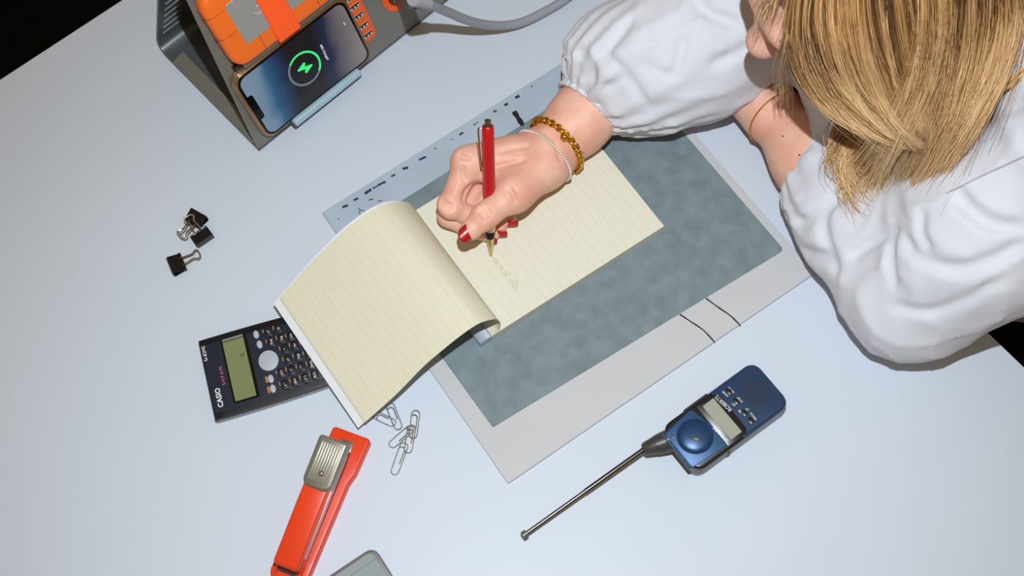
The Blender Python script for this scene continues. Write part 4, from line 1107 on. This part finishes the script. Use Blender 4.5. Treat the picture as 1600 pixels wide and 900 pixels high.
# --- nails
def nail(tip, prev, nrm, r, L, Wd, shift=0.0, name='fingernail'):
    tip = np.asarray(tip); t = unit(tip - np.asarray(prev)); n_ = np.asarray(nrm, float); n_ = unit(n_ - (n_ @ t) * t); b_ = np.cross(t, n_)
    nu, nv = 10, 9; V = []
    for lay in (0, 1):
        for i in range(nu):
            s = i / (nu - 1); w = Wd * (1 - .70 * max(0, (s - .55) / .45) ** 2 - .25 * max(0, (.2 - s) / .2) ** 2)
            for j in range(nv):
                a = (j / (nv - 1) - .5) * w / r
                rr = r * (1.0 + .035) + (.0006 if lay == 0 else -.0012) - .0010 * max(0, s - .55)
                V.append(tip + t * (shift + (s - .45) * L) + rr * (math.cos(a) * n_ + math.sin(a) * b_))
    I = lambda l, i, j: l * nu * nv + i * nv + j; Fs = []
    for i in range(nu - 1):
        for j in range(nv - 1):
            Fs += [(I(0, i, j), I(0, i + 1, j), I(0, i + 1, j + 1), I(0, i, j + 1)), (I(1, i, j), I(1, i, j + 1), I(1, i + 1, j + 1), I(1, i + 1, j))]
    for i in range(nu - 1):
        for j in (0, nv - 1): Fs.append((I(0, i, j), I(1, i, j), I(1, i + 1, j), I(0, i + 1, j)))
    for j in range(nv - 1):
        for i in (0, nu - 1): Fs.append((I(0, i, j), I(0, i, j + 1), I(1, i, j + 1), I(1, i, j)))
    bm = bmesh.new(); vs = [bm.verts.new(v) for v in V]
    for f in Fs: bm.faces.new([vs[k] for k in f])
    me = bm_mesh(bm); o = link(name, me, m_nail, None, True); worldchild(o); return o
dn = np.array([0, -1.0, 0])
tt = P(727, 365, .0595)
nail(tt, tI, cam_dir(tt) * .80 + dn * .45 + np.array([-.25, 0, 0]), .0082, .0150, .0150, -.0005)
for k, sh in (('index', .002), ('middle', .004), ('ring', .004), ('little', .004)):
    pts, rs = fing[k]
    nail(pts[3], pts[2], cam_dir(pts[3]) * .55 + dn * .85, rs[3], .0098, .0072, sh - .0015)
# --- blouse
FB = Field(np.array([-.06, .30, -.22]), np.array([.66, 1.04, .36]), 0.0034)
cu0 = P(930, 154, .048)
FB.chain([P(964, 122, .056), P(972, 106, .063), P(1010, 97, .070), P(1080, 80, .074), elR], [.035, .051, .054, .056, .058], .03)
FB.add(P(1010, 112, .055), P(1090, 92, .055), .047, .048, .03)
FB.add(elR, shR, .075, .085, .05)
FB.chain([P(1296, 280, .047), P(1308, 302, .047), P(1342, 355, .050), lel + [0, 0, -.002]], [.037, .042, .047, .048], .025)
FB.add(lel + [0, 0, -.002], P(1530, 370, .115), .048, .062, .04)
FB.add(P(1530, 370, .115), shL, .062, .078, .04)
FB.add(P(1400, 345, .055), P(1500, 320, .09), .045, .06, .04)
FB.chain([neck + [.01, 0, -.02], chest, (.41, .72, 0.), (.46, .76, -.16)], [.085, .135, .145, .165], .05)
FB.add(shL, neck + [.03, .01, -.02], .085, .075, .05); FB.add(shR, neck + [.03, .01, -.02], .085, .075, .05)
FB.add((.37, .60, .06), (.455, .575, -.10), .10, .095, .06)
FB.add((.27, .64, .13), (.31, .63, .03), .070, .080, .05)
FB.add(P(1606, 424, -.08), (.46, .66, -.12), .030, .09, .04)
def folds(p):
    q = p * np.array([17, 17, 17.]) ; n1 = vnoise(q + vnoise(p * 9.0 + 5)[:, None] * 2.2)
    r1 = 1 - np.abs(2 * n1 - 1)
    # long folds that run along the arms
    ua = p @ np.array([.46, -.89, 0]) ; va = p @ np.array([.89, .46, 0]); w = p[:, 2]
    n2 = vnoise(np.stack([ua * 9, va * 34, w * 30], 1) + vnoise(p * 12.0)[:, None] * 1.5); r2 = 1 - np.abs(2 * n2 - 1)
    n3 = vnoise(np.stack([ua * 40, va * 12, w * 26], 1) + 7.3 + vnoise(p * 10.0)[:, None] * 1.8); r3 = 1 - np.abs(2 * n3 - 1)
    return -.0010 * r1 ** 2 - .0024 * r2 ** 6 - .0024 * r3 ** 7 + .0010
FB.displace(folds)
# gathers running out of the two cuffs
def gathers(c, ax, reach, n):
    ax = unit(ax); u = unit(np.cross(ax, (0, 0, 1))); v = np.cross(ax, u)
    def fn(p):
        q = p - c; s = q @ ax; a = np.arctan2(q @ v, q @ u); r = np.sqrt((q @ u) ** 2 + (q @ v) ** 2)
        m = np.clip(1 - s / reach, 0, 1) * (s > -.01) * (r < .09)
        return m * .0028 * np.sin(a * n + 2.5 * np.sin(a * 3) + s * 18)
    return fn
cuR = P(931, 158, .0475); axR = fa3 - fa1
cuL = P(1290, 272, .046); axL = lel - lw
FB.displace(gathers(cuR, axR, .10, 17)); FB.displace(gathers(cuL, axL, .05, 13))
# flatten on the desk
zz = FB.ax[2][None, None, :]
desk_in = ((FB.ax[0][:, None] * e_top[0] + FB.ax[1][None, :] * e_top[1]) < A1 + .004)[:, :, None]
FB.f = np.where(desk_in, np.maximum(FB.f, (0.0065 - zz)), FB.f).astype(np.float32)
V5, Q5 = FB.mesh()
bv = BVHTree.FromPolygons([tuple(v) for v in V5.tolist()], [tuple(q) for q in Q5.tolist()])
def hit(px, py):
    r = bv.ray_cast(Vector(CC.tolist()), Vector(unit(ray(px, py)).tolist()))
    return None if r[0] is None else np.array(r[0])
creases = [([(1330, 400), (1352, 385), (1375, 370), (1398, 358)], .0030), ([(1284, 356), (1287, 330), (1300, 314), (1325, 298)], .0030), ([(1283, 352), (1290, 375), (1298, 400), (1305, 425)], .0026),
           ([(1392, 362), (1390, 400), (1396, 445)], .0024), ([(1412, 372), (1425, 395), (1455, 412), (1500, 420), (1560, 402), (1598, 380)], .0034), ([(1495, 300), (1510, 322), (1550, 350), (1598, 355)], .0040),
           ([(1400, 480), (1450, 488), (1510, 468), (1560, 440)], .0026), ([(1010, 104), (1050, 120), (1062, 90), (1068, 62)], .0022), ([(985, 30), (962, 60), (942, 82)], .0026), ([(1115, 100), (1140, 90), (1172, 72)], .0030),
           ([(1085, 0), (1110, 22), (1148, 36)], .0034), ([(900, 70), (915, 90), (925, 110), (925, 128)], .0024), ([(930, 80), (955, 95), (980, 120), (1010, 165)], .0024), ([(912, 125), (912, 100), (900, 85)], .0018),
           ([(945, 140), (965, 130), (975, 122)], .0018), ([(1255, 395), (1275, 400), (1295, 404)], .0034), ([(1245, 345), (1262, 345), (1278, 330)], .0022), ([(1530, 190), (1560, 176), (1600, 160)], .0028), ([(1440, 330), (1436, 360), (1450, 390)], .0022)]
for pl, r in creases:
    pts = [hit(*q[:2]) for q in catmull([(x, y, 0) for x, y in pl], 4)]
    pts = [q for q in pts if q is not None]
    for a, b in zip(pts, pts[1:]):
        if np.linalg.norm(a - b) < .05: FB.carve(a, b, r, .006)
V5, Q5 = FB.mesh(); V5 = relax(V5, Q5, 2, .5)
blouse = worldchild(link('blouse', np_mesh('blouse', V5, Q5), m_blouse))
bv = BVHTree.FromPolygons([tuple(v) for v in V5.tolist()], [tuple(q) for q in Q5.tolist()])
m_seam = M('seam_thread', (176, 174, 180), 0.8)
for pl in ([(1478, 302), (1500, 292), (1540, 272), (1575, 256), (1610, 240)], [(1236, 300), (1262, 270), (1278, 262)][:0]):
    pts = [hit(*q[:2]) for q in catmull([(x, y, 0) for x, y in pl], 6)] if pl else []
    pts = [q for q in pts if q is not None]
    if len(pts) > 2: worldchild(tube('seam', pts, .0009, m_seam, None, 6))
# elastic cuffs with a small frill
def cuff(c, ax, ru, rv, n, amp, label=None):
    ax = unit(ax); u = unit(np.cross(ax, (0, 0, 1))); v = np.cross(u, ax)
    V = []; K = n * 6; rings = [(-.0050, 1.02, amp), (-.0035, 1.06, amp * .8), (-.001, 1.03, amp * .3), (.0025, 1.05, amp * .6), (.006, 1.14, amp * 1.2), (.009, 1.10, amp), (.006, .93, 0), (-.004, .93, 0)]
    for s, k, am in rings:
        for i in range(K):
            a = 2 * math.pi * i / K; w = am * math.sin(n * a + 1.2 * math.sin(a * 5))
            q = c + ax * (s + .4 * w) + u * (ru * k + w) * math.cos(a) + v * (rv * k + w) * math.sin(a); V.append(q)
    Fs = []
    for r in range(len(rings)):
        r2 = (r + 1) % len(rings)
        for i in range(K): Fs.append((r * K + i, r * K + (i + 1) % K, r2 * K + (i + 1) % K, r2 * K + i))
    bm = bmesh.new(); vs = [bm.verts.new(q) for q in V]
    for f in Fs: bm.faces.new([vs[k] for k in f])
    me = bm_mesh(bm); o = link('cuff', me, m_blouse, None, True); worldchild(o)
cuff(P(922, 166, .0470), fa2 - fa1, .0345, .0335, 26, .0012)
cuff(P(1291, 268, .046), axL, .0395, .0380, 22, .0012)
# --- trousers and shoes
hipL = np.array([.50, .69, -.21]); hipR = np.array([.41, .83, -.21])
ea = np.array([e_top[0], e_top[1], 0])
knL = hipL - ea * .40 + [0, 0, -.02]; knR = hipR - ea * .40 + [0, 0, -.02]
anL = knL + ea * .10 + [0, 0, -.42]; anR = knR + ea * .10 + [0, 0, -.42]
FT = Field(np.array([-.05, .25, -.74]), np.array([.70, 1.05, -.05]), 0.010)
FT.add(hipL, hipR, .115, .115, .05); FT.add((.455, .76, -.15), (.455, .76, -.2), .12, .13, .05)
for a, b, c in ((hipL, knL, anL), (hipR, knR, anR)): FT.add(a, b, .090, .068, .04); FT.add(b, c, .064, .050, .03)
V6, Q6 = FT.mesh(); worldchild(link('trousers', np_mesh('trousers', relax(V6, Q6, 1), Q6), m_trouser))
for c in (anL, anR):
    g = Field(c - .2 + [0, 0, .1], c + .2, .006); g.add(c + [0, 0, -.045], c - ea * .13 + [0, 0, -.065], .036, .030, .02); g.add(c + ea * .04 + [0, 0, -.06], c - ea * .16 + [0, 0, -.068], .034, .028, .02)
    zz = g.ax[2][None, None, :]; g.f = np.maximum(g.f, (-.7295 - zz)).astype(np.float32)
    Vg, Qg = g.mesh(); worldchild(link('shoe', np_mesh('shoe', Vg, Qg), m_black))
# --- moles on the resting forearm
bvb = BVHTree.FromPolygons([tuple(v) for v in V2.tolist()], [tuple(q) for q in Q2.tolist()])
m_mole = M('mole', (92, 52, 38), .6)
for px, py in ((1223, 213), (1249, 242)):
    r = bvb.ray_cast(Vector(CC.tolist()), Vector(unit(ray(px, py)).tolist()))
    if r[0] is not None:
        o = lathe('mole', [(.0011, -.0003), (.0009, .0002), (.0002, .0004)], m_mole, None, 10)
        nq = np.array(r[1]); nq = nq if nq @ (CC - np.array(r[0])) > 0 else -nq
        o.parent = person; o.matrix_local = Matrix.Translation(Vector((-PO).tolist())) @ Frame(np.array(r[0]), np.cross(nq, (0, 1, .2)), nq).mat()

# ------------------------------------------------------------------ hair
HEAD = [(H(-.012, 0, .028), .080), (H(.010, 0, .030), .077), (H(.030, 0, -.020), .060), (H(-.02, 0, -.02), .066), (P(1392, 85, .205), .066), (P(1402, 140, .175), .050), (P(1415, 185, .150), .034), (P(1480, 100, .200), .060), (P(1470, 170, .160), .046)]
def outside_head(p, gap):
    """slide points towards the camera until they lie on the outside of the skull"""
    p = p.copy()
    for c, r in HEAD:
        r = r + gap; d = p - CC; L = np.linalg.norm(d, axis=1); d /= L[:, None]; oc = CC - c
        b_ = d @ oc; disc = b_ * b_ - (oc @ oc - r * r)
        t = -b_ - np.sqrt(np.maximum(disc, 0)); t2 = -b_ + np.sqrt(np.maximum(disc, 0))
        m_ = (disc > 0) & (L > t)
        p[m_] = CC + d[m_] * t[m_][:, None]
    return p
def hair_group(guides, n, m=22, spread=.006, nlock=40, wave=.003, rad=.00045, tone=(0, 1), seed=0, tip_spread=1.0, clump=.6, push=True, ragged=.25):
    g = np.random.default_rng(seed)
    G = np.array([[P(*c) for c in gd] for gd in guides])            # K, C, 3
    if push: G = outside_head(G.reshape(-1, 3), .012).reshape(G.shape)
    K, Cn, _ = G.shape
    tt_ = np.linspace(0, 1, m)
    Gs = np.array([np.array(catmull(list(gd), 12)) for gd in G]); src = np.linspace(0, 1, Gs.shape[1])
    Gm = np.stack([np.stack([np.interp(tt_, src, gd[:, k]) for k in range(3)], 1) for gd in Gs])   # K, m, 3
    if push:
        Gm = outside_head(Gm.reshape(-1, 3), .013).reshape(Gm.shape)
        for _ in range(6): Gm[:, 1:-1] = .5 * Gm[:, 1:-1] + .25 * (Gm[:, :-2] + Gm[:, 2:])
    s = g.random(n) * (K - 1)
    lock = np.floor(s / (K - 1) * nlock + g.normal(0, .35, n)).clip(0, nlock - 1)
    sc = (lock + .5) / nlock * (K - 1)
    cl = clump * tt_[None, :] ** 1.2 * (0.4 + .6 * g.random(n))[:, None]
    se = s[:, None] * (1 - cl) + sc[:, None] * cl
    i0 = np.clip(np.floor(se).astype(int), 0, K - 2); f = (se - i0)[..., None]
    ti = np.arange(m)[None, :].repeat(n, 0)
    pts = Gm[i0, ti] * (1 - f) + Gm[i0 + 1, ti] * f
    lo_off = g.normal(0, 1, (nlock, 3))[lock.astype(int)] * spread * .7
    of = g.normal(0, 1, (n, 3)) * spread * .42
    pts = pts + (lo_off + of)[:, None, :] * (.55 + .8 * tip_spread * tt_[None, :, None] ** 1.5)
    ph = g.random((nlock, 3))[lock.astype(int)] * 6.28 + g.normal(0, .6, (n, 3))
    fr_ = (1.6 + 1.8 * g.random(nlock))[lock.astype(int)]
    pts = pts + wave * np.sin(fr_[:, None, None] * tt_[None, :, None] * 2.2 + ph[:, None, :]) * tt_[None, :, None] ** .8
    cut = (1 - ragged * g.random(n) ** 1.6) * (1 - ragged * .55 * g.random(nlock)[lock.astype(int)])                                    # uneven ends
    lk_tone = g.random(nlock)[lock.astype(int)]
    tn = np.clip(tone[0] + (tone[1] - tone[0]) * tt_[None, :] + (lk_tone[:, None] - .5) * .55 + g.normal(0, .17, n)[:, None], 0, 1)
    # re-time so that shorter strands end early
    idx = tt_[None, :] * cut[:, None] * (m - 1); a0 = np.floor(idx).astype(int).clip(0, m - 2); fr = (idx - a0)[..., None]
    ar = np.arange(n)[:, None]; pts = pts[ar, a0] * (1 - fr) + pts[ar, a0 + 1] * fr
    return pts, tn, rad * (.7 + .6 * g.random(n))
def strand_mesh(groups):
    Vs, Qs, Ts = [], [], []; off = 0
    for pts, tn, rad in groups:
        n, m, _ = pts.shape
        T = np.gradient(pts, axis=1); T /= np.maximum(np.linalg.norm(T, axis=2, keepdims=True), 1e-9)
        u = np.cross(T, np.array([.3, .2, .93])); u /= np.maximum(np.linalg.norm(u, axis=2, keepdims=True), 1e-9); w = np.cross(T, u)
        rr = rad[:, None] * (1 - .75 * np.linspace(0, 1, m)[None, :] ** 3)
        ring = np.stack([pts + rr[..., None] * (math.cos(a) * u + math.sin(a) * w) for a in (0, 2.094, 4.189)], 2)   # n,m,3,3
        Vs.append(ring.reshape(-1, 3)); Ts.append(np.repeat(tn.reshape(-1), 3))
        base = (np.arange(n)[:, None, None] * m + np.arange(m - 1)[None, :, None]) * 3
        k = np.arange(3)[None, None, :]; k2 = (k + 1) % 3
        Qs.append(np.stack([base + k, base + k2, base + 3 + k2, base + 3 + k], -1).reshape(-1, 4) + off); off += n * m * 3
    return np.concatenate(Vs), np.concatenate(Qs), np.concatenate(Ts)
zt = .335
curtain = [[(1262, -95, zt), (1232, -10, .290), (1226, 60, .262), (1240, 112, .240), (1288, 168, .205), (1352, 203, .180), (1425, 224, .165)],
           [(1290, -110, zt + .01), (1262, -10, .312), (1262, 60, .285), (1285, 120, .250), (1325, 170, .212), (1375, 203, .185), (1430, 222, .168)],
           [(1330, -120, zt + .012), (1310, -10, .328), (1318, 60, .300), (1340, 125, .255), (1372, 175, .215), (1405, 204, .188), (1436, 221, .170)],
           [(1375, -120, zt + .012), (1372, -10, .332), (1382, 60, .302), (1400, 125, .258), (1415, 175, .220), (1430, 204, .192), (1442, 218, .172)],
           [(1420, -120, zt + .01), (1438, -10, .328), (1446, 60, .298), (1450, 125, .255), (1450, 175, .218), (1448, 200, .192), (1446, 216, .174)]]
backfall = [[(1425, -115, zt), (1438, -20, .300), (1440, 60, .26), (1425, 140, .200), (1385, 210, .145), (1345, 255, .120), (1325, 285, .112)],
            [(1455, -110, zt), (1468, -20, .312), (1468, 60, .272), (1450, 140, .212), (1415, 220, .150), (1380, 280, .118), (1362, 312, .108)],
            [(1490, -105, zt), (1505, -20, .312), (1502, 60, .275), (1480, 145, .222), (1445, 230, .160), (1410, 295, .122), (1392, 332, .108)],
            [(1525, -100, zt - .005), (1545, -20, .305), (1538, 60, .268), (1512, 145, .220), (1472, 230, .165), (1440, 290, .130), (1425, 322, .115)],
            [(1560, -90, zt - .015), (1580, -20, .295), (1572, 55, .260), (1545, 130, .215), (1500, 215, .168), (1465, 275, .134), (1450, 300, .120)],
            [(1580, -80, zt - .03), (1602, -20, .285), (1590, 50, .252), (1562, 115, .212), (1520, 190, .170), (1480, 255, .138), (1462, 285, .124)]]
inner = [[(1300, 60, .215), (1316, 130, .180), (1330, 190, .150), (1313, 232, .130), (1311, 262, .118), (1330, 284, .112), (1350, 288, .110)],
         [(1325, 60, .220), (1338, 135, .185), (1350, 195, .152), (1334, 240, .130), (1326, 272, .116), (1342, 296, .110), (1362, 302, .108)],
         [(1360, 60, .220), (1370, 140, .185), (1380, 200, .152), (1368, 248, .128), (1355, 285, .112), (1362, 312, .106), (1374, 322, .104)],
         [(1400, 60, .220), (1405, 140, .185), (1410, 200, .152), (1400, 250, .128), (1388, 292, .112), (1388, 322, .105), (1392, 340, .102)],
         [(1430, 60, .220), (1435, 140, .185), (1440, 200, .152), (1432, 250, .128), (1418, 290, .114), (1418, 312, .108), (1424, 326, .104)]]
far_side = [[(1250, -95, .33), (1205, -40, .28), (1185, 5, .235), (1172, 45, .200)], [(1270, -95, .33), (1225, -40, .28), (1200, 5, .235), (1185, 30, .200)]]
wisps = [[(1228, 40, .250), (1222, 85, .205), (1212, 115, .170), (1218, 145, .140), (1205, 155, .120)], [(1236, 60, .250), (1232, 95, .205), (1226, 120, .170), (1228, 140, .140), (1222, 158, .120)]]
lone = [[(1640, 60, .26), (1612, 100, .245), (1585, 120, .235), (1562, 136, .225), (1552, 142, .215)], [(1640, 66, .26), (1614, 106, .245), (1588, 124, .235), (1565, 139, .225), (1556, 146, .215)]]
groups = [hair_group(curtain, 7200, 18, .0040, 46, .0026, .00033, (.04, .98), 1, .25, .35, True, .12),
          hair_group(backfall, 7400, 18, .0052, 54, .0060, .00033, (0.0, .95), 2, 1.8, .75, True, .5),
          hair_group(inner, 1700, 18, .0060, 26, .0090, .00033, (.40, .95), 3, 2.0, .85, False, .5),
          hair_group(far_side, 60, 14, .0060, 14, .004, .00040, (.5, .8), 4, 1.0, .5),
          hair_group(wisps, 46, 16, .0060, 12, .005, .00035, (.6, .9), 5, 1.2, .6),
          hair_group(lone, 120, 12, .0016, 6, .001, .00042, (.55, .7), 6, .5, .6),
          hair_group([[(x, y, z + .006) for x, y, z in gd] for gd in curtain], 90, 22, .008, 60, .006, .00022, (.4, 1.0), 8, 1.0, .2),
          hair_group([[(x, y, z + .006) for x, y, z in gd] for gd in backfall], 120, 22, .011, 60, .008, .00022, (.3, 1.0), 9, 1.4, .2)]
Vh, Qh, Th = strand_mesh(groups)
# a lofted layer of under-hair closes the gaps between strands
def under(guides, drop):
    G = [catmull([P(*c) for c in gd], 6) for gd in guides]; n = len(G[0])
    R_ = [catmull([G[k][i] for k in range(len(G))], 5) for i in range(n)]; m_ = len(R_[0])
    V = outside_head(np.array([[q for q in r] for r in R_]).reshape(-1, 3), .010); V = V - np.array([cam_dir(q) for q in V]) * drop
    Q = np.array([[i * m_ + j, i * m_ + j + 1, (i + 1) * m_ + j + 1, (i + 1) * m_ + j] for i in range(n - 1) for j in range(m_ - 1)])
    return V, Q
for gd, dr, tn in ((curtain, .007, .16), (backfall, .010, .12)):
    Vu, Qu = under(gd, dr); Qh = np.concatenate([Qh, Qu + len(Vh)]); Vh = np.concatenate([Vh, Vu]); Th = np.concatenate([Th, np.full(len(Vu), tn)])
# scalp cap
Fc = Field(hc - .15, hc + .15, .005); Fc.add(H(-.016, 0, .032), H(.000, 0, .040), .086, .078, .03); Fc.add(H(-.03, 0, 0), H(-.03, 0, -.03), .075, .06, .03)
Fc.carve(H(.10, 0, -.03), H(.07, 0, -.05), .075, .01)
Vc, Qc = Fc.mesh(); Qh = np.concatenate([Qh, Qc + len(Vh)]); Vh = np.concatenate([Vh, Vc]); Th = np.concatenate([Th, np.full(len(Vc), .12)])
mh = np_mesh('hair', Vh, Qh)
at_ = mh.attributes.new('tone', 'FLOAT', 'POINT'); at_.data.foreach_set('value', Th.astype(np.float32))
m_hair = M('blonde_hair', (150, 110, 62), 0.36, spec=0.6)
nt = m_hair.node_tree; b = nt.nodes['Principled BSDF']
an = nt.nodes.new('ShaderNodeAttribute'); an.attribute_name = 'tone'
rp = nt.nodes.new('ShaderNodeValToRGB'); nt.links.new(an.outputs['Fac'], rp.inputs[0]); nt.links.new(rp.outputs[0], b.inputs['Base Color'])
rp.color_ramp.elements[0].position = 0.0; rp.color_ramp.elements[0].color = (*lin((80, 54, 32)), 1)
rp.color_ramp.elements[1].position = 1.0; rp.color_ramp.elements[1].color = (*lin((248, 216, 168)), 1)
for p_, c_ in ((.25, (140, 98, 58)), (.55, (212, 162, 102))):
    e_ = rp.color_ramp.elements.new(p_); e_.color = (*lin(c_), 1)
worldchild(link('hair', mh, m_hair))
# ------------------------------------------------------------------ bracelets
def around(c, ax, ru, rv, tilt=0.0):
    ax = unit(ax); u = unit(np.cross(ax, (0, 0, 1))); v = np.cross(u, ax)
    return ax, u, v
def ring_pts(c, ax, ru, rv, n, skew=0.0):
    ax, u, v = around(c, ax, ru, rv)
    return [c + u * ru * math.cos(a) + v * rv * math.sin(a) + ax * skew * math.sin(a + .6) for a in np.linspace(0, 2 * math.pi, n, endpoint=False)]
bvh_hand = BVHTree.FromPolygons([tuple(v) for v in V1.tolist()], [tuple(q) for q in Q1.tolist()])
def hug(c, ax, n, clear, bvh, skew=0.0, rmax=.06):
    """ring that follows the limb's surface"""
    ax, u, v = around(c, ax, 1, 1); out = []
    for a in np.linspace(0, 2 * math.pi, n, endpoint=False):
        d = u * math.cos(a) + v * math.sin(a); cc_ = c + ax * skew * math.sin(a)
        r = bvh.ray_cast(Vector((cc_ + d * rmax).tolist()), Vector((-d).tolist()))
        q = np.array(r[0]) if r[0] is not None else cc_ + d * .025
        out.append(q + d * clear)
    return out
axw = fa1 - wr
# chunky gold chain
cg = P(868, 232, .043)
pts = hug(P(870, 226, .043), axw, 60, .0024, bvh_hand, .004)
pts = [np.array([q[0], q[1], max(q[2], zp + .0032)]) for q in pts]
bf_ = Frame(cg, (1, 0, 0))
gb = empty('gold_chain_bracelet', bf_, 'chunky gold chain bracelet with a round charm on the writing wrist', 'bracelet')
L = [np.array(bf_.loc(q)) for q in pts]
V = []; link_meshes = []
tor = []
n1, n2 = 12, 6
for i in range(n1):
    a = 2 * math.pi * i / n1
    for j in range(n2):
        b_ = 2 * math.pi * j / n2
        tor.append(((.0036 + .00115 * math.cos(b_)) * math.cos(a), (.0027 + .00115 * math.cos(b_)) * math.sin(a), .00115 * math.sin(b_)))
torF = [(i * n2 + j, ((i + 1) % n1) * n2 + j, ((i + 1) % n1) * n2 + (j + 1) % n2, i * n2 + (j + 1) % n2) for i in range(n1) for j in range(n2)]
tme = mesh(tor, torF); [setattr(p, 'use_smooth', True) for p in tme.polygons]; tme.materials.append(m_gold)
cg_l = np.mean(L, axis=0)
s_len = np.r_[0, np.cumsum([np.linalg.norm(L[(i + 1) % 60] - L[i]) for i in range(60)])]
nl = int(s_len[-1] / .0040)
for k in range(nl):
    t = k / nl * s_len[-1]; i = min(int(np.searchsorted(s_len, t, 'right') - 1), 59); f = (t - s_len[i]) / max(1e-9, s_len[i + 1] - s_len[i])
    q = L[i] * (1 - f) + L[(i + 1) % 60] * f; d = unit(L[(i + 1) % 60] - L[i]); o_ = unit(q - cg_l); o_ = unit(o_ - (o_ @ d) * d); w = np.cross(o_, d)
    an_ = .75 if k % 2 else -.75
    z_ = o_ * math.cos(an_) + w * math.sin(an_)
    lk = bpy.data.objects.new('chain_link', tme); COL.objects.link(lk); lk.parent = gb; lk.matrix_local = Frame(q, d, z_).mat()
def on_hand(px, py, lift):
    r = bvh_hand.ray_cast(Vector(CC.tolist()), Vector(unit(ray(px, py)).tolist())); q = np.array(r[0]) if r[0] is not None else P(px, py, .06)
    return q + cam_dir(q) * lift
q = on_hand(882, 214, .0045)
prof = [(.0002, -.0042)] + [(.0042 * math.cos(a), .0042 * math.sin(a)) for a in np.linspace(-1.3, 1.3, 10)] + [(.0002, .0042)]
o = lathe('round_charm', prof, m_gold, gb, 20); o.location = bf_.loc(q)
q = on_hand(840, 190, .003)
o = tube('clasp_ring', [np.array(bf_.loc(q)) + np.array([.0042 * math.cos(a), .003 * math.sin(a) , .0030 * math.sin(a)]) for a in np.linspace(0, 6.28, 16, endpoint=False)], .0011, m_gold, gb, 6, True)
tail = [P(892, 256, zp + .006), P(886, 268, zp + .004), P(878, 274, zp + .002)]
tube('tail_chain', [bf_.loc(p) for p in catmull(tail, 6)], [.0016 if k % 2 else .0009 for k in range(13)], m_gold, gb, 7)
# pale beaded bracelet
m_bead = M('pale_bead', (222, 212, 202), 0.25, metal=0.3)
ptb = hug(P(852, 244, .043), axw, 60, .0012, bvh_hand, .0035)
ptb = [np.array([q[0], q[1], max(q[2], zp + .0016)]) for q in ptb]
bf2 = Frame(P(852, 244, .043), (1, 0, 0))
bb = empty('beaded_bracelet', bf2, 'thin pale beaded bracelet on the writing wrist, next to the gold chain', 'bracelet')
L = [np.array(bf2.loc(q)) for q in ptb]
s_len = np.r_[0, np.cumsum([np.linalg.norm(L[(i + 1) % 60] - L[i]) for i in range(60)])]
bm = bmesh.new(); bmesh.ops.create_icosphere(bm, subdivisions=1, radius=.0016); bme = bpy.data.meshes.new('bead'); bm.to_mesh(bme); bm.free(); bme.materials.append(m_bead)
for p_ in bme.polygons: p_.use_smooth = True
nb = int(s_len[-1] / .0028)
for k in range(nb):
    t = k / nb * s_len[-1]; i = min(int(np.searchsorted(s_len, t, 'right') - 1), 59); f = (t - s_len[i]) / max(1e-9, s_len[i + 1] - s_len[i])
    q = L[i] * (1 - f) + L[(i + 1) % 60] * f
    o = bpy.data.objects.new('bead', bme); COL.objects.link(o); o.parent = bb; o.location = q
tube('cord', L, .0005, m_gold, bb, 6, True)
tube('hanging_loop', [bf2.loc(p) for p in catmull([P(869, 268, .024), P(867, 272, zp + .004), P(876, 275, zp + .001), P(881, 272, zp + .001), P(884, 262, zp + .003)], 5)], .0005, m_gold, bb, 6)
# fine gold chain on the other wrist
axl = lw - P(1270, 250, .044)
ptl = hug(P(1212, 184, .040), axl, 72, .0006, bvb, .004)
ptl = [np.array([q[0], q[1], max(q[2], .0012)]) for q in ptl]
bf3 = Frame(P(1212, 184, .040), (1, 0, 0))
fb = empty('fine_gold_bracelet', bf3, 'fine gold chain bracelet on the wrist of the resting arm', 'bracelet')
L = [np.array(bf3.loc(q)) for q in ptl]
tube('chain', catmull(L, 3, True), [.00085 if k % 3 else .00045 for k in range(216)], m_gold, fb, 6, True)

# ------------------------------------------------------------------ office chair under the person
chf = Frame((.50, .80, -.73), e_top)
chair = empty('office_chair', chf, 'dark office chair beyond the desk edge, under the person', 'chair')
m_ch = M('chair_black', (8, 8, 10), 0.8, spec=.1)
m_chm = M('chair_metal', (120, 122, 124), 0.35, metal=.8)
prism('seat', roundpoly([(-.24, -.23), (.22, -.23), (.22, .23), (-.24, .23)], .06, 5), .335, .405, m_ch, chair, .02, 3, bottom=True)
prism('backrest', roundpoly([(.24, -.21), (.29, -.21), (.29, .21), (.24, .21)], .02, 4), .48, .90, m_ch, chair, .015, 3, bottom=True)
tube('back_bar', [(.10, 0, .33), (.27, 0, .34), (.30, 0, .42), (.295, 0, .60)], .014, m_chm, chair, 10)
lathe('column', [(.03, .08), (.03, .20), (.018, .20), (.018, .335)], m_chm, chair, 16)
for k in range(5):
    a = 2 * math.pi * k / 5 + .95
    tube('base_leg', [(0, 0, .10), (.14 * math.cos(a), .14 * math.sin(a), .085), (.28 * math.cos(a), .28 * math.sin(a), .065)], [.022, .018, .014], m_chm, chair, 8)
    lathe('castor', [(.018, -.012), (.025, -.008), (.025, .008), (.018, .012)], m_black, chair, 16, loc=(.28 * math.cos(a), .28 * math.sin(a), .0255), rot=(math.pi / 2, 0, a))
bpy.context.view_layer.update()
